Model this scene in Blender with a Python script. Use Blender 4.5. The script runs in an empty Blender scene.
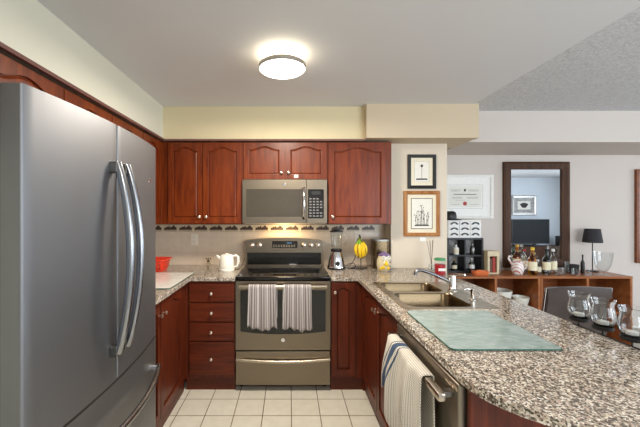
import bpy, bmesh, math, random
from mathutils import Vector, Matrix
random.seed(7)
PI = math.pi
C = bpy.context.scene.collection
sc = bpy.context.scene

# ------------------------------------------------------------------ camera, world, lights, exposure
cam_d = bpy.data.cameras.new('camera'); cam = bpy.data.objects.new('camera', cam_d); C.objects.link(cam)
cam.location = (0, 0, 1.436); cam.rotation_euler = (PI/2, 0, 0)
cam_d.sensor_width = 36; cam_d.lens = 325/640*36
cam_d.shift_x = 31/640; cam_d.shift_y = -1/640
cam_d.clip_start = 0.02
sc.camera = cam
w = bpy.data.worlds.new('world'); sc.world = w; w.use_nodes = True
bg = w.node_tree.nodes['Background']; bg.inputs[0].default_value = (0.62, 0.78, 1.0, 1); bg.inputs[1].default_value = 1.0
vs = sc.view_settings
vs.view_transform = 'Standard'; vs.look = 'None'; vs.gamma = 1; vs.use_curve_mapping = False
vs.exposure = 0.28

def area(name, loc, rot, sx, sy, power, col, shape='RECTANGLE', spread=PI):
    l = bpy.data.lights.new(name, 'AREA'); l.shape = shape; l.size = sx
    if shape == 'RECTANGLE': l.size_y = sy
    l.energy = power; l.color = col; l.spread = spread
    o = bpy.data.objects.new(name, l); C.objects.link(o); o.location = loc; o.rotation_euler = rot
    return o
# daylight through the right window, plus frontal fill from an added rear window
area('daylight_right', (7.45, 1.3, 1.45), (0, PI/2, 0), 1.5, 2.6, 75, (0.80, 0.90, 1.0))
area('fill_rear_window', (3.2, -1.28, 1.45), (PI/2, 0, 0), 3.2, 1.6, 96, (0.86, 0.93, 1.0))
area('fill_rear_down', (.15, -.55, 2.275), (0, 0, 0), 0.26, 0.26, 17, (1.0, 0.95, 0.88), 'DISK')  # added fill from an unseen ceiling lamp behind the camera
# kitchen ceiling lamp
area('lamp_down', (-0.04, 1.945, 2.275), (0, 0, 0), 0.26, 0.26, 30, (1.0, 0.91, 0.78), 'DISK')
# microwave cooktop lamp
area('hood_lamp', (-0.04, 3.08, 1.335), (0.25, 0, 0), 0.2, 0.05, 2.2, (1.0, 0.72, 0.38))

# ------------------------------------------------------------------ materials
def srgb(r, g, b):
    f = lambda c: (c/255/12.92) if c/255 <= .04045 else ((c/255+.055)/1.055)**2.4
    return (f(r), f(g), f(b), 1)
class NT:
    def __init__(s, name):
        s.m = bpy.data.materials.new(name); s.m.use_nodes = True
        s.t = s.m.node_tree; s.b = s.t.nodes['Principled BSDF']; s.out = s.t.nodes['Material Output']
    def n(s, typ, **kw):
        x = s.t.nodes.new(typ)
        for k, v in kw.items(): setattr(x, k, v)
        return x
    def l(s, a, b): s.t.links.new(a, b)
    def coord(s, scale=(1,1,1)):
        tc = s.n('ShaderNodeTexCoord'); mp = s.n('ShaderNodeMapping'); mp.inputs['Scale'].default_value = scale
        s.l(tc.outputs['Object'], mp.inputs['Vector']); return mp.outputs[0]
    def noise(s, vec, scale, detail=3, rough=.5, dist=0):
        x = s.n('ShaderNodeTexNoise'); x.inputs['Scale'].default_value = scale; x.inputs['Detail'].default_value = detail
        x.inputs['Roughness'].default_value = rough; x.inputs['Distortion'].default_value = dist
        s.l(vec, x.inputs['Vector']); return x.outputs['Fac']
    def ramp(s, fac, stops, interp='LINEAR'):
        r = s.n('ShaderNodeValToRGB'); r.color_ramp.interpolation = interp
        while len(r.color_ramp.elements) < len(stops): r.color_ramp.elements.new(.5)
        for e, (p, c) in zip(r.color_ramp.elements, stops): e.position = p; e.color = c
        s.l(fac, r.inputs[0]); return r.outputs[0]
    def mix(s, fac, a, b, typ='MIX'):
        x = s.n('ShaderNodeMix', data_type='RGBA', blend_type=typ)
        if isinstance(fac, float): x.inputs[0].default_value = fac
        else: s.l(fac, x.inputs[0])
        for v, i in ((a, 6), (b, 7)):
            if isinstance(v, tuple): x.inputs[i].default_value = v
            else: s.l(v, x.inputs[i])
        return x.outputs[2]
    def math(s, op, a, b=0.0):
        x = s.n('ShaderNodeMath', operation=op)
        for v, i in ((a, 0), (b, 1)):
            if isinstance(v, (int, float)): x.inputs[i].default_value = v
            else: s.l(v, x.inputs[i])
        return x.outputs[0]
    def bump(s, h, strength=.2, dist=.002):
        x = s.n('ShaderNodeBump'); x.inputs['Strength'].default_value = strength; x.inputs['Distance'].default_value = dist
        s.l(h, x.inputs['Height']); s.l(x.outputs[0], s.b.inputs['Normal'])
    def base(s, c, rough=.5, metal=0, coat=0, spec=None):
        if isinstance(c, tuple): s.b.inputs['Base Color'].default_value = c
        else: s.l(c, s.b.inputs['Base Color'])
        s.b.inputs['Roughness'].default_value = rough; s.b.inputs['Metallic'].default_value = metal
        s.b.inputs['Coat Weight'].default_value = coat
        if spec is not None: s.b.inputs['Specular IOR Level'].default_value = spec
        return s.m
def plain(name, c, rough=.5, metal=0, var=.06, scale=30, coat=0, bump=0):
    t = NT(name); v = t.coord()
    f = t.noise(v, scale, 2)
    c2 = tuple(min(1, x*(1+var)) for x in c[:3])+(1,); c1 = tuple(x*(1-var) for x in c[:3])+(1,)
    col = t.ramp(f, [(.35, c1), (.65, c2)])
    if bump: t.bump(t.noise(v, scale*6, 2), bump, .001)
    return t.base(col, rough, metal, coat)
def wood(name, dark, mid, light, axis='z', rough=.32, sc_=1.0, coat=.25):
    t = NT(name)
    s = {'z': (9, 9, .9), 'x': (.9, 9, 9), 'y': (9, .9, 9)}[axis]
    v = t.coord(tuple(q*sc_ for q in s))
    f = t.noise(v, 3.5, 5, .6, .6)
    f2 = t.noise(v, 22, 3, .6)
    c = t.ramp(f, [(.25, dark), (.5, mid), (.78, light)])
    c = t.mix(t.math('MULTIPLY', f2, .35), c, dark)
    t.bump(f2, .06, .0008)
    m = t.base(c, rough, 0, coat); t.b.inputs['Coat Roughness'].default_value = .22; t.b.inputs['Specular IOR Level'].default_value = .3
    return m
def paint(name, c, bump=.08, sc_=220, rough=.75, dist=.001):
    t = NT(name); v = t.coord()
    col = t.mix(t.noise(v, 1.6, 3), tuple(x*.97 for x in c[:3])+(1,), tuple(min(1, x*1.03) for x in c[:3])+(1,))
    t.bump(t.noise(v, sc_, 3), bump, dist)
    return t.base(col, rough)
def metal(name, c, rough=.3, axis='z', brush=.15, aniso=0):
    t = NT(name); s = {'z': (260, 260, 1.5), 'x': (1.5, 260, 260), 'y': (260, 1.5, 260)}[axis]
    v = t.coord(s); f = t.noise(v, 1.0, 2)
    r = t.math('ADD', t.math('MULTIPLY', f, brush), rough - brush/2)
    t.l(r, t.b.inputs['Roughness'])
    m = t.base(t.mix(f, tuple(x*.95 for x in c[:3])+(1,), tuple(x*1.05 for x in c[:3])+(1,)), rough, 1.0)
    t.l(r, t.b.inputs['Roughness'])
    return m
def glass(name, c=(1, 1, 1, 1), rough=0.0, ior=1.45):
    t = NT(name); t.b.inputs['Transmission Weight'].default_value = 1; t.b.inputs['IOR'].default_value = ior
    return t.base(c, rough)
def thinglass(name, tint=(.96, .97, .97, 1), refl=.045):
    t = NT(name); tr = t.n('ShaderNodeBsdfTransparent'); tr.inputs[0].default_value = tint
    gl = t.n('ShaderNodeBsdfGlossy'); gl.inputs['Roughness'].default_value = .02
    lw = t.n('ShaderNodeLayerWeight'); lw.inputs[0].default_value = .35
    f = t.math('ADD', t.math('MULTIPLY', t.math('POWER', lw.outputs['Facing'], 2.5), .85), refl)
    mx = t.n('ShaderNodeMixShader'); t.l(f, mx.inputs[0]); t.l(tr.outputs[0], mx.inputs[1]); t.l(gl.outputs[0], mx.inputs[2])
    t.l(mx.outputs[0], t.out.inputs[0]); return t.m
def emit(name, c, strength):
    t = NT(name); e = t.n('ShaderNodeEmission'); e.inputs[0].default_value = c; e.inputs[1].default_value = strength
    t.l(e.outputs[0], t.out.inputs[0]); return t.m

M = {}
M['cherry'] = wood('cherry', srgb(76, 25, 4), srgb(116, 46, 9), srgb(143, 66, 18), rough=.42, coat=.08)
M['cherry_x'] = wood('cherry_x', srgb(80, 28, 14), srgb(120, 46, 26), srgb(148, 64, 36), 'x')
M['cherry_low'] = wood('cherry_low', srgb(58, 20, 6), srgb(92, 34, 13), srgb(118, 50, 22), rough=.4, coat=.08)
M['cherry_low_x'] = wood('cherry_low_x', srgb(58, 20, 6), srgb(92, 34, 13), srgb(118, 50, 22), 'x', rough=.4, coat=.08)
M['moulding'] = plain('moulding', srgb(120, 84, 76), .4)
M['teak'] = wood('teak', srgb(124, 70, 36), srgb(160, 96, 54), srgb(180, 118, 72), 'x', .35, .6)
M['teak_dark'] = wood('teak_dark', srgb(96, 50, 22), srgb(130, 70, 32), srgb(150, 84, 42), 'x', .5, .6)
M['oak'] = wood('oak', srgb(140, 86, 40), srgb(176, 118, 62), srgb(196, 142, 86), 'z', .35)
M['cream'] = paint('cream', srgb(222, 219, 200))
M['cream_yellow'] = paint('cream_yellow', srgb(222, 208, 170))
M['beige'] = paint('beige', srgb(208, 190, 162))
M['wall_paint'] = paint('wall_paint', srgb(220, 207, 187))
M['wall_grey'] = paint('wall_grey', srgb(206, 196, 187))
M['living_wall'] = paint('living_wall', srgb(220, 227, 234))
M['ceiling_paint'] = paint('ceiling_paint', srgb(222, 222, 223), .04)
M['white_trim'] = paint('white_trim', srgb(232, 230, 224), .02, 60, .4)
def popcorn():
    t = NT('popcorn'); v = t.coord(); f = t.noise(v, 75, 3, .7)
    c = t.ramp(f, [(.35, srgb(190, 190, 191)), (.6, srgb(220, 220, 221))]); t.bump(f, 1.0, .006)
    return t.base(c, .9)
M['popcorn'] = popcorn()
def granite(name='granite'):
    t = NT(name); v = t.coord()
    vo = t.n('ShaderNodeTexVoronoi', feature='F1'); vo.inputs['Scale'].default_value = 185; t.l(v, vo.inputs['Vector'])
    sep = t.n('ShaderNodeSeparateColor'); t.l(vo.outputs['Color'], sep.inputs[0])
    c = t.ramp(sep.outputs[0], [(0, srgb(30, 27, 26)), (.17, srgb(92, 82, 74)), (.34, srgb(150, 136, 120)), (.50, srgb(194, 183, 166)),
                                (.68, srgb(226, 219, 207)), (.86, srgb(170, 148, 134))], 'CONSTANT')
    n2 = t.noise(v, 60, 4, .7)
    c = t.mix(t.ramp(n2, [(.5, (0, 0, 0, 1)), (.66, (1, 1, 1, 1))]), c, srgb(74, 63, 55))
    n3 = t.noise(v, 9, 3)
    c = t.mix(t.math('MULTIPLY', n3, .14), c, srgb(200, 184, 164))
    m = t.base(c, .09, 0, 0, .6); return m
M['granite'] = granite()
def tile_floor():
    t = NT('floor_tile'); tc = t.n('ShaderNodeTexCoord'); sp = t.n('ShaderNodeSeparateXYZ'); t.l(tc.outputs['Object'], sp.inputs[0])
    ms = []; ids = []
    for ax, off in ((0, .017), (1, 2.297)):
        u = t.math('DIVIDE', t.math('ADD', sp.outputs[ax], -off + 204*.204), .204)
        fr = t.math('FRACT', u); d = t.math('ABSOLUTE', t.math('SUBTRACT', fr, .5))
        ms.append(t.math('GREATER_THAN', d, .486)); ids.append(t.math('FLOOR', u))
    g = t.math('MAXIMUM', ms[0], ms[1])
    cb = t.n('ShaderNodeCombineXYZ'); t.l(ids[0], cb.inputs[0]); t.l(ids[1], cb.inputs[1])
    wn = t.n('ShaderNodeTexWhiteNoise', noise_dimensions='3D'); t.l(cb.outputs[0], wn.inputs['Vector'])
    n = t.noise(tc.outputs['Object'], 14, 4)
    c = t.mix(n, srgb(208, 202, 186), srgb(230, 225, 211))
    c = t.mix(t.math('MULTIPLY', wn.outputs[0], .25), c, srgb(200, 193, 176))
    c = t.mix(g, c, srgb(112, 90, 66))
    t.bump(t.math('SUBTRACT', 1.0, g), .5, .001)
    return t.base(c, .28)
M['floor_tile'] = tile_floor()
def splash():
    t = NT('splash_tile'); tc = t.n('ShaderNodeTexCoord'); sp = t.n('ShaderNodeSeparateXYZ'); t.l(tc.outputs['Object'], sp.inputs[0])
    ms = []
    for ax, off in ((0, .01), (2, .03)):
        u = t.math('DIVIDE', t.math('ADD', sp.outputs[ax], off + 20*.152), .152)
        ms.append(t.math('GREATER_THAN', t.math('ABSOLUTE', t.math('SUBTRACT', t.math('FRACT', u), .5)), .487))
    g = t.math('MAXIMUM', ms[0], ms[1])
    n = t.noise(tc.outputs['Object'], 18, 4)
    c = t.mix(n, srgb(208, 189, 166), srgb(222, 205, 184))
    c = t.mix(t.math('MULTIPLY', g, .45), c, srgb(186, 168, 146))
    t.bump(t.math('SUBTRACT', 1.0, g), .25, .001)
    return t.base(c, .22)
M['splash'] = splash()
M['border'] = plain('border', srgb(214, 196, 168), .3)
M['motif'] = plain('motif', srgb(70, 48, 36), .4)
M['laminate'] = wood('laminate', srgb(130, 120, 108), srgb(156, 146, 134), srgb(176, 168, 156), 'y', .4, .5)
M['slate'] = metal('slate', srgb(130, 131, 134), .50, 'z')
M['slate_x'] = metal('slate_x', srgb(134, 123, 108), .36, 'x')
M['slate_case'] = plain('slate_case', srgb(62, 54, 46), .6)
M['steel'] = metal('steel', srgb(176, 164, 146), .28, 'x')
M['steel_y'] = metal('steel_y', srgb(190, 180, 166), .26, 'y', .08)
M['steel_bowl'] = metal('steel_bowl', srgb(106, 90, 68), .26, 'x', .1)
M['slate_warm'] = metal('slate_warm', srgb(152, 142, 128), .38, 'z')
M['handle_grey'] = metal('handle_grey', srgb(150, 152, 156), .24, 'z', .08)
M['steel_dark'] = metal('steel_dark', srgb(120, 118, 114), .3, 'z')
M['chrome'] = metal('chrome', srgb(226, 226, 226), .1, 'z', .03)
M['nickel'] = metal('nickel', srgb(222, 206, 190), .3, 'z', .05)
M['black_glass'] = plain('black_glass', srgb(16, 13, 11), .07, 0, .05, 10, 0)
M['oven_window'] = plain('oven_window', srgb(24, 22, 22), .10, 0, .05, 10, 0)
M['microwave_window'] = plain('microwave_window', srgb(72, 65, 55), .14, 0, .03)
M['black'] = plain('black', srgb(26, 24, 24), .45)
M['photo_grey'] = plain('photo_grey', srgb(170, 166, 164), .6, 0, .3, 14)
M['iron'] = plain('iron', srgb(20, 19, 19), .5)
M['dark_wood'] = wood('dark_wood', srgb(44, 24, 10), srgb(72, 42, 20), srgb(98, 62, 32), 'z', .6, 1.5, 0)
M['gold_bead'] = plain('gold_bead', srgb(118, 88, 56), .4, .5)
M['white'] = plain('white', srgb(236, 234, 228), .35, 0, .02)
M['white_plastic'] = plain('white_plastic', srgb(240, 236, 222), .28, 0, .02)
M['paper'] = plain('paper', srgb(236, 232, 220), .8, 0, .02)
M['mat_cream'] = plain('mat_cream', srgb(236, 226, 200), .8, 0, .02)
M['ink'] = plain('ink', srgb(58, 54, 50), .8)
M['ink_light'] = plain('ink_light', srgb(120, 118, 116), .8)
M['seal'] = plain('seal', srgb(172, 40, 44), .5)
M['outlet'] = plain('outlet', srgb(226, 216, 198), .4, 0, .02)
M['red_plastic'] = plain('red_plastic', srgb(232, 62, 36), .35, 0, .05)
M['red_wax'] = plain('red_wax', srgb(178, 22, 40), .4)
M['green_lid'] = plain('green_lid', srgb(70, 150, 96), .4)
M['banana'] = plain('banana', srgb(226, 186, 24), .45, 0, .14, 18)
M['banana_green'] = plain('banana_green', srgb(120, 160, 40), .5)
M['banana_tip'] = plain('banana_tip', srgb(96, 96, 22), .6)
M['purple'] = plain('purple', srgb(126, 104, 148), .5)
M['leather'] = plain('leather', srgb(60, 49, 44), .3, 0, .12, 12, .2, .2)
M['orange_tray'] = plain('orange_tray', srgb(226, 120, 70), .4)
M['cream_box'] = plain('cream_box', srgb(206, 192, 158), .5)
M['book_red'] = plain('book_red', srgb(160, 50, 34), .6)
M['book_brown'] = plain('book_brown', srgb(92, 62, 44), .6)
M['amber'] = glass('amber', srgb(240, 160, 50), .02)
M['honey'] = glass('honey', srgb(226, 134, 36), .02)
M['green_glass'] = glass('green_glass', srgb(70, 80, 50), .02)
M['clear'] = glass('clear', srgb(250, 252, 252), 0)
M['clear_thin'] = thinglass('clear_thin')
M['label_cream'] = plain('label_cream', srgb(232, 222, 190), .6)
M['label_yellow'] = plain('label_yellow', srgb(236, 200, 60), .6)
M['cap_gold'] = plain('cap_gold', srgb(206, 170, 90), .3, .8)
M['shade_black'] = plain('shade_black', srgb(44, 42, 46), .8)
M['screen'] = plain('screen', srgb(3, 9, 14), .7, 0, .1, 3)
M['ceramic_white'] = plain('ceramic_white', srgb(228, 226, 214), .15, 0, .02)
M['candle_wax'] = plain('candle_wax', srgb(220, 218, 216), .5)
M['trim_grey'] = metal('trim_grey', srgb(186, 182, 176), .4, 'z', .05)
M['base_glow'] = emit('base_glow', (1.0, .86, .62, 1), 7.0)
M['diffuser'] = emit('diffuser', (1.0, .93, .80, 1), 9.0)
M['lcd'] = emit('lcd', (.25, .5, .8, 1), .5)
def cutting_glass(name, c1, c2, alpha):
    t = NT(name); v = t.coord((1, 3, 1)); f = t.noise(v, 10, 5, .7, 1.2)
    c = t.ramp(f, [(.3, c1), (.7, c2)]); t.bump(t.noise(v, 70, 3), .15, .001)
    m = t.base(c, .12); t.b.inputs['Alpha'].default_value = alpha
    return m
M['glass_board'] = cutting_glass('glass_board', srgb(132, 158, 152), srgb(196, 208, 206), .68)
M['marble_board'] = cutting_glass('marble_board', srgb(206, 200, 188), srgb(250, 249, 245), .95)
M['board_edge'] = plain('board_edge', srgb(44, 98, 84), .1)
def stripes(name, cols, period, rough=.9):
    # woven cloth striped across its width (object X)
    t = NT(name); tc = t.n('ShaderNodeTexCoord'); sp = t.n('ShaderNodeSeparateXYZ'); t.l(tc.outputs['UV'], sp.inputs[0])
    fr = t.math('FRACT', t.math('MULTIPLY', sp.outputs[0], period))
    c = t.ramp(fr, cols, 'CONSTANT')
    n = t.noise(t.coord(), 500, 2); t.bump(n, .5, .001)
    return t.base(c, rough)
g1, g2, g3, g4 = srgb(190, 183, 180), srgb(112, 102, 102), srgb(76, 64, 64), srgb(152, 143, 141)
M['towel_stripe'] = stripes('towel_stripe', [(0, g1), (.16, g3), (.22, g1), (.3, g2), (.42, g4), (.5, g1), (.62, g3), (.66, g4), (.72, g3), (.76, g1), (.86, g2), (.94, g1)], 3.0)
def waffle():
    t = NT('towel_waffle'); tc = t.n('ShaderNodeTexCoord'); sp = t.n('ShaderNodeSeparateXYZ'); t.l(tc.outputs['UV'], sp.inputs[0])
    a = t.math('FRACT', t.math('MULTIPLY', sp.outputs[0], 44)); b = t.math('FRACT', t.math('MULTIPLY', sp.outputs[1], 80))
    d = t.math('MULTIPLY', t.math('ABSOLUTE', t.math('SUBTRACT', a, .5)), t.math('ABSOLUTE', t.math('SUBTRACT', b, .5)))
    c = t.ramp(d, [(0, srgb(160, 152, 142)), (.10, srgb(228, 222, 210))])
    # blue and dark woven bands near one side
    u = t.math('ADD', sp.outputs[0], t.math('MULTIPLY', sp.outputs[1], -.35)); u = t.math('ADD', u, .10)
    band = t.ramp(u, [(0, (0, 0, 0, 1)), (.10, (1, 1, 1, 1)), (.12, (0, 0, 0, 1)), (.15, (1, 1, 1, 1)), (.25, (0, 0, 0, 1)), (.28, (1, 1, 1, 1)), (.30, (0, 0, 0, 1))], 'CONSTANT')
    c = t.mix(band, c, srgb(60, 78, 104))
    sp2 = t.ramp(u, [(0, (0, 0, 0, 1)), (.36, (0, 0, 0, 1))], 'CONSTANT')
    t.bump(d, .6, .002)
    return t.base(c, .95)
M['towel_waffle'] = waffle()
def cert():
    return plain('certificate_paper', srgb(228, 226, 216), .7, 0, .02)
M['cert'] = cert()

# ------------------------------------------------------------------ mesh helpers
ORG = {}
class MB:
    """collects shapes in world coordinates; build() links them as one mesh object"""
    def __init__(s): s.bm = bmesh.new(); s.uv = None
    def box(s, x0, x1, y0, y1, z0, z1, bev=0, seg=2, top=True):
        if x0 > x1: x0, x1 = x1, x0
        if y0 > y1: y0, y1 = y1, y0
        if z0 > z1: z0, z1 = z1, z0
        v = [s.bm.verts.new(p) for p in ((x0,y0,z0),(x1,y0,z0),(x1,y1,z0),(x0,y1,z0),(x0,y0,z1),(x1,y0,z1),(x1,y1,z1),(x0,y1,z1))]
        F = [(0,3,2,1),(0,1,5,4),(1,2,6,5),(2,3,7,6),(3,0,4,7)]
        if top: F.append((4,5,6,7))
        fs = [s.bm.faces.new([v[i] for i in f]) for f in F]
        if bev:
            es = list({e for f in fs for e in f.edges})
            bmesh.ops.bevel(s.bm, geom=es, offset=bev, segments=seg, affect='EDGES', profile=.5)
        return s
    def prism(s, poly, z0, z1, f=None, cap=True):
        """poly: list of (a,b); f maps (a,b,h) to world"""
        f = f or (lambda a, b, h: (a, b, h))
        lo = [s.bm.verts.new(f(a, b, z0)) for a, b in poly]; hi = [s.bm.verts.new(f(a, b, z1)) for a, b in poly]
        n = len(poly)
        for i in range(n): s.bm.faces.new((lo[i], lo[(i+1) % n], hi[(i+1) % n], hi[i]))
        if cap: s.bm.faces.new(lo[::-1]); s.bm.faces.new(hi)
        return s
    def holed(s, outer, holes, z0, z1, f=None):
        f = f or (lambda a, b, h: (a, b, h))
        for z in (z0, z1):
            es = []
            for lp in [outer]+holes:
                vs_ = [s.bm.verts.new(f(a, b, z)) for a, b in lp]
                es += [s.bm.edges.new((vs_[i], vs_[(i+1) % len(vs_)])) for i in range(len(vs_))]
            bmesh.ops.triangle_fill(s.bm, use_beauty=True, use_dissolve=False, edges=es)
        for lp in [outer]+holes:
            lo = [s.bm.verts.new(f(a, b, z0)) for a, b in lp]; hi = [s.bm.verts.new(f(a, b, z1)) for a, b in lp]
            n = len(lp)
            for i in range(n): s.bm.faces.new((lo[i], lo[(i+1) % n], hi[(i+1) % n], hi[i]))
        bmesh.ops.remove_doubles(s.bm, verts=s.bm.verts, dist=1e-5)
        return s
    def loft(s, loops, cap0=True, cap1=True, closed=True):
        L = [[s.bm.verts.new(p) for p in lp] for lp in loops]
        for a, b in zip(L, L[1:]):
            n = len(a)
            for i in range(n if closed else n-1): s.bm.faces.new((a[i], a[(i+1) % n], b[(i+1) % n], b[i]))
        if cap0 and closed: s.bm.faces.new(L[0][::-1])
        if cap1 and closed: s.bm.faces.new(L[-1])
        return s
    def lathe(s, prof, c=(0,0,0), seg=28, axis='z', cap=True, sx=1, sy=1):
        loops = []
        for r, h in prof:
            r = max(r, 1e-5); lp = []
            for i in range(seg):
                a = 2*PI*i/seg; u, v_ = r*math.cos(a)*sx, r*math.sin(a)*sy
                p = {'z': (u, v_, h), 'y': (u, h, v_), 'x': (h, u, v_)}[axis]
                lp.append((c[0]+p[0], c[1]+p[1], c[2]+p[2]))
            loops.append(lp)
        return s.loft(loops, cap, cap)
    def tube(s, pts, r, seg=10, sq=1.0, cap=True):
        pts = [Vector(p) for p in pts]; n = len(pts)
        rs = r if isinstance(r, (list, tuple)) else [r]*n
        loops = []; up = None
        for i, p in enumerate(pts):
            d = (pts[min(i+1, n-1)]-pts[max(i-1, 0)]).normalized()
            if up is None:
                up = Vector((0, 0, 1)) if abs(d.z) < .9 else Vector((1, 0, 0))
            a = d.cross(up).normalized(); up = a.cross(d).normalized()
            loops.append([tuple(p+a*(rs[i]*math.cos(t))+up*(rs[i]*sq*math.sin(t))) for t in [2*PI*k/seg for k in range(seg)]])
        return s.loft(loops, cap, cap)
    def sheet(s, P, nu, nv, thick=.002):
        """P(u,v)->point, u,v in 0..1; thin closed sheet with UVs"""
        uvl = s.bm.loops.layers.uv.verify()
        G = [[s.bm.verts.new(P(i/nu, j/nv)) for j in range(nv+1)] for i in range(nu+1)]
        fs = []
        for i in range(nu):
            for j in range(nv):
                f = s.bm.faces.new((G[i][j], G[i+1][j], G[i+1][j+1], G[i][j+1]))
                for lp, (a, b) in zip(f.loops, ((i, j), (i+1, j), (i+1, j+1), (i, j+1))): lp[uvl].uv = (a/nu, b/nv)
                fs.append(f)
        s.thick = thick
        return s
    def build(s, name, mat, parent=None, label=None, smooth=None, recalc=True):
        if recalc: bmesh.ops.recalc_face_normals(s.bm, faces=s.bm.faces)
        o_ = ORG.get(parent.name, Vector((0, 0, 0))) if parent else Vector((0, 0, 0))
        if not parent and s.bm.verts and getattr(s, 'recenter', True):
            zs = [v.co for v in s.bm.verts]
            o_ = Vector((sum(v.x for v in zs)/len(zs), sum(v.y for v in zs)/len(zs), min(v.z for v in zs)))
        bmesh.ops.translate(s.bm, verts=s.bm.verts, vec=-o_)
        me = bpy.data.meshes.new(name); s.bm.to_mesh(me); s.bm.free()
        o = bpy.data.objects.new(name, me); C.objects.link(o); me.materials.append(M[mat] if isinstance(mat, str) else mat)
        if parent: o.parent = parent
        else: o.location = o_
        ORG[o.name] = o_
        if smooth:
            for p in me.polygons: p.use_smooth = True
            me.set_sharp_from_angle(angle=math.radians(smooth))
        if hasattr(s, 'thick'):
            md = o.modifiers.new('thickness', 'SOLIDIFY'); md.thickness = s.thick
        if label: o['label'] = label
        return o
def thing(name, label, cat, loc, group=None):
    o = bpy.data.objects.new(name, None); C.objects.link(o); o.location = loc; o.empty_display_size = .05
    o['label'] = label; o['category'] = cat
    if group: o['group'] = group
    ORG[o.name] = Vector(loc); return o
def tag(o, label, cat, group=None, kind=None):
    o['label'] = label; o['category'] = cat
    if group: o['group'] = group
    if kind: o['kind'] = kind
    return o
def struct(name, mb, mat, smooth=None):
    mb.recenter = False
    o = mb.build(name, mat, smooth=smooth); o['kind'] = 'structure'; return o
def box(*a, **k): return MB().box(*a, **k)
def rrect(x0, x1, y0, y1, r, n=5):
    out = []
    for cx, cy, a0 in ((x1-r, y1-r, 0), (x0+r, y1-r, PI/2), (x0+r, y0+r, PI), (x1-r, y0+r, 3*PI/2)):
        out += [(cx+r*math.cos(a0+PI/2*k/n), cy+r*math.sin(a0+PI/2*k/n)) for k in range(n+1)]
    return out
YF = lambda Y: (lambda a, b, h: (a, Y-h, b))        # faces the camera (-Y)
XP = lambda X: (lambda a, b, h: (X+h, a, b))        # faces +X
XM = lambda X: (lambda a, b, h: (X-h, a, b))        # faces -X

# ------------------------------------------------------------------ setting
ZC = 2.38
m = MB(); m.box(-1.44, 1.35, -1.4, 3.26, -.05, 0); struct('floor', m, 'floor_tile')
m = MB(); m.box(1.35, 7.6, -1.4, 3.7, -.05, 0); struct('floor', m, 'laminate')
m = MB(); m.box(-1.54, 1.61, -1.5, 3.8, ZC, ZC+.06); struct('ceiling', m, 'ceiling_paint')
m = MB(); m.box(1.61, 7.7, -1.5, 3.8, ZC, ZC+.06); struct('ceiling', m, 'popcorn')
struct('wall_left', box(-1.54, -1.44, -1.5, 3.36, 0, ZC), 'cream')
struct('wall_kitchen', box(-1.44, .96, 3.26, 3.36, 0, ZC), 'cream_yellow')
struct('wall_pier', box(.96, 1.488, 3.06, 3.8, 0, ZC), 'wall_paint')
struct('wall_dining', box(1.488, 7.7, 3.7, 3.8, 0, ZC), 'wall_grey')
# right wall with window opening
def wall_with_window(name, f, a0, a1, wa0, wa1, wz0, wz1, mat):
    mb = MB(); mb.holed([(a0, 0), (a1, 0), (a1, ZC), (a0, ZC)], [[(wa0, wz0), (wa1, wz0), (wa1, wz1), (wa0, wz1)]], 0, .1, f)
    return struct(name, mb, mat)
wall_with_window('wall_right', lambda a, b, h: (7.6+h, a, b), -1.5, 3.7, .0, 2.6, .7, 2.2, 'living_wall')
mb = MB(); mb.holed([(-1.44, 0), (7.6, 0), (7.6, ZC), (-1.44, ZC)],
                    [[(1.6, .65), (4.8, .65), (4.8, 2.25), (1.6, 2.25)]], 0, .1, lambda a, b, h: (a, -1.4-h, b))
struct('wall_rear', mb, 'living_wall')
def window(n, f, a0, a1, z0, z1, cols):
    mb = MB(); t = .05; holes = []
    wdt = (a1-a0)/cols
    for i in range(cols):
        holes.append([(a0+i*wdt+t, z0+t), (a0+(i+1)*wdt-t, z0+t), (a0+(i+1)*wdt-t, z1-t), (a0+i*wdt+t, z1-t)])
    mb.holed([(a0, z0), (a1, z0), (a1, z1), (a0, z1)], holes, .02, .07, f)
    o = struct('window_%d' % n, mb, 'white_trim')
    for hpoly in holes:
        g = MB(); g.prism(hpoly, .04, .046, f); p = g.build('pane', 'clear_thin', o)
window(1, lambda a, b, h: (7.6+h, a, b), .0, 2.6, .7, 2.2, 3)
window(2, lambda a, b, h: (a, -1.4-h, b), 1.6, 4.8, .65, 2.25, 3)  # unseen rear window, added to let in frontal fill light
# bulkheads
struct('trim_1', box(-1.44, -1.12, -1.4, 3.26, 2.085, ZC-.0005), 'cream')
struct('trim_2', box(-1.12, .672, 2.89, 3.26, 2.085, ZC-.0005), 'cream_yellow')
struct('trim_3', box(.672, 1.647, 2.817, 3.26, 2.084, ZC-.0005), 'beige')
struct('trim_4', box(1.647, 7.6, 3.017, 3.7, 2.09, ZC-.0005), 'wall_grey')
struct('baseboard_dining', box(1.488, 7.6, 3.685, 3.7, 0, .1, .003), 'white_trim')
struct('baseboard_rear', box(-1.44, 7.6, -1.4, -1.385, 0, .1, .003), 'white_trim')
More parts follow.
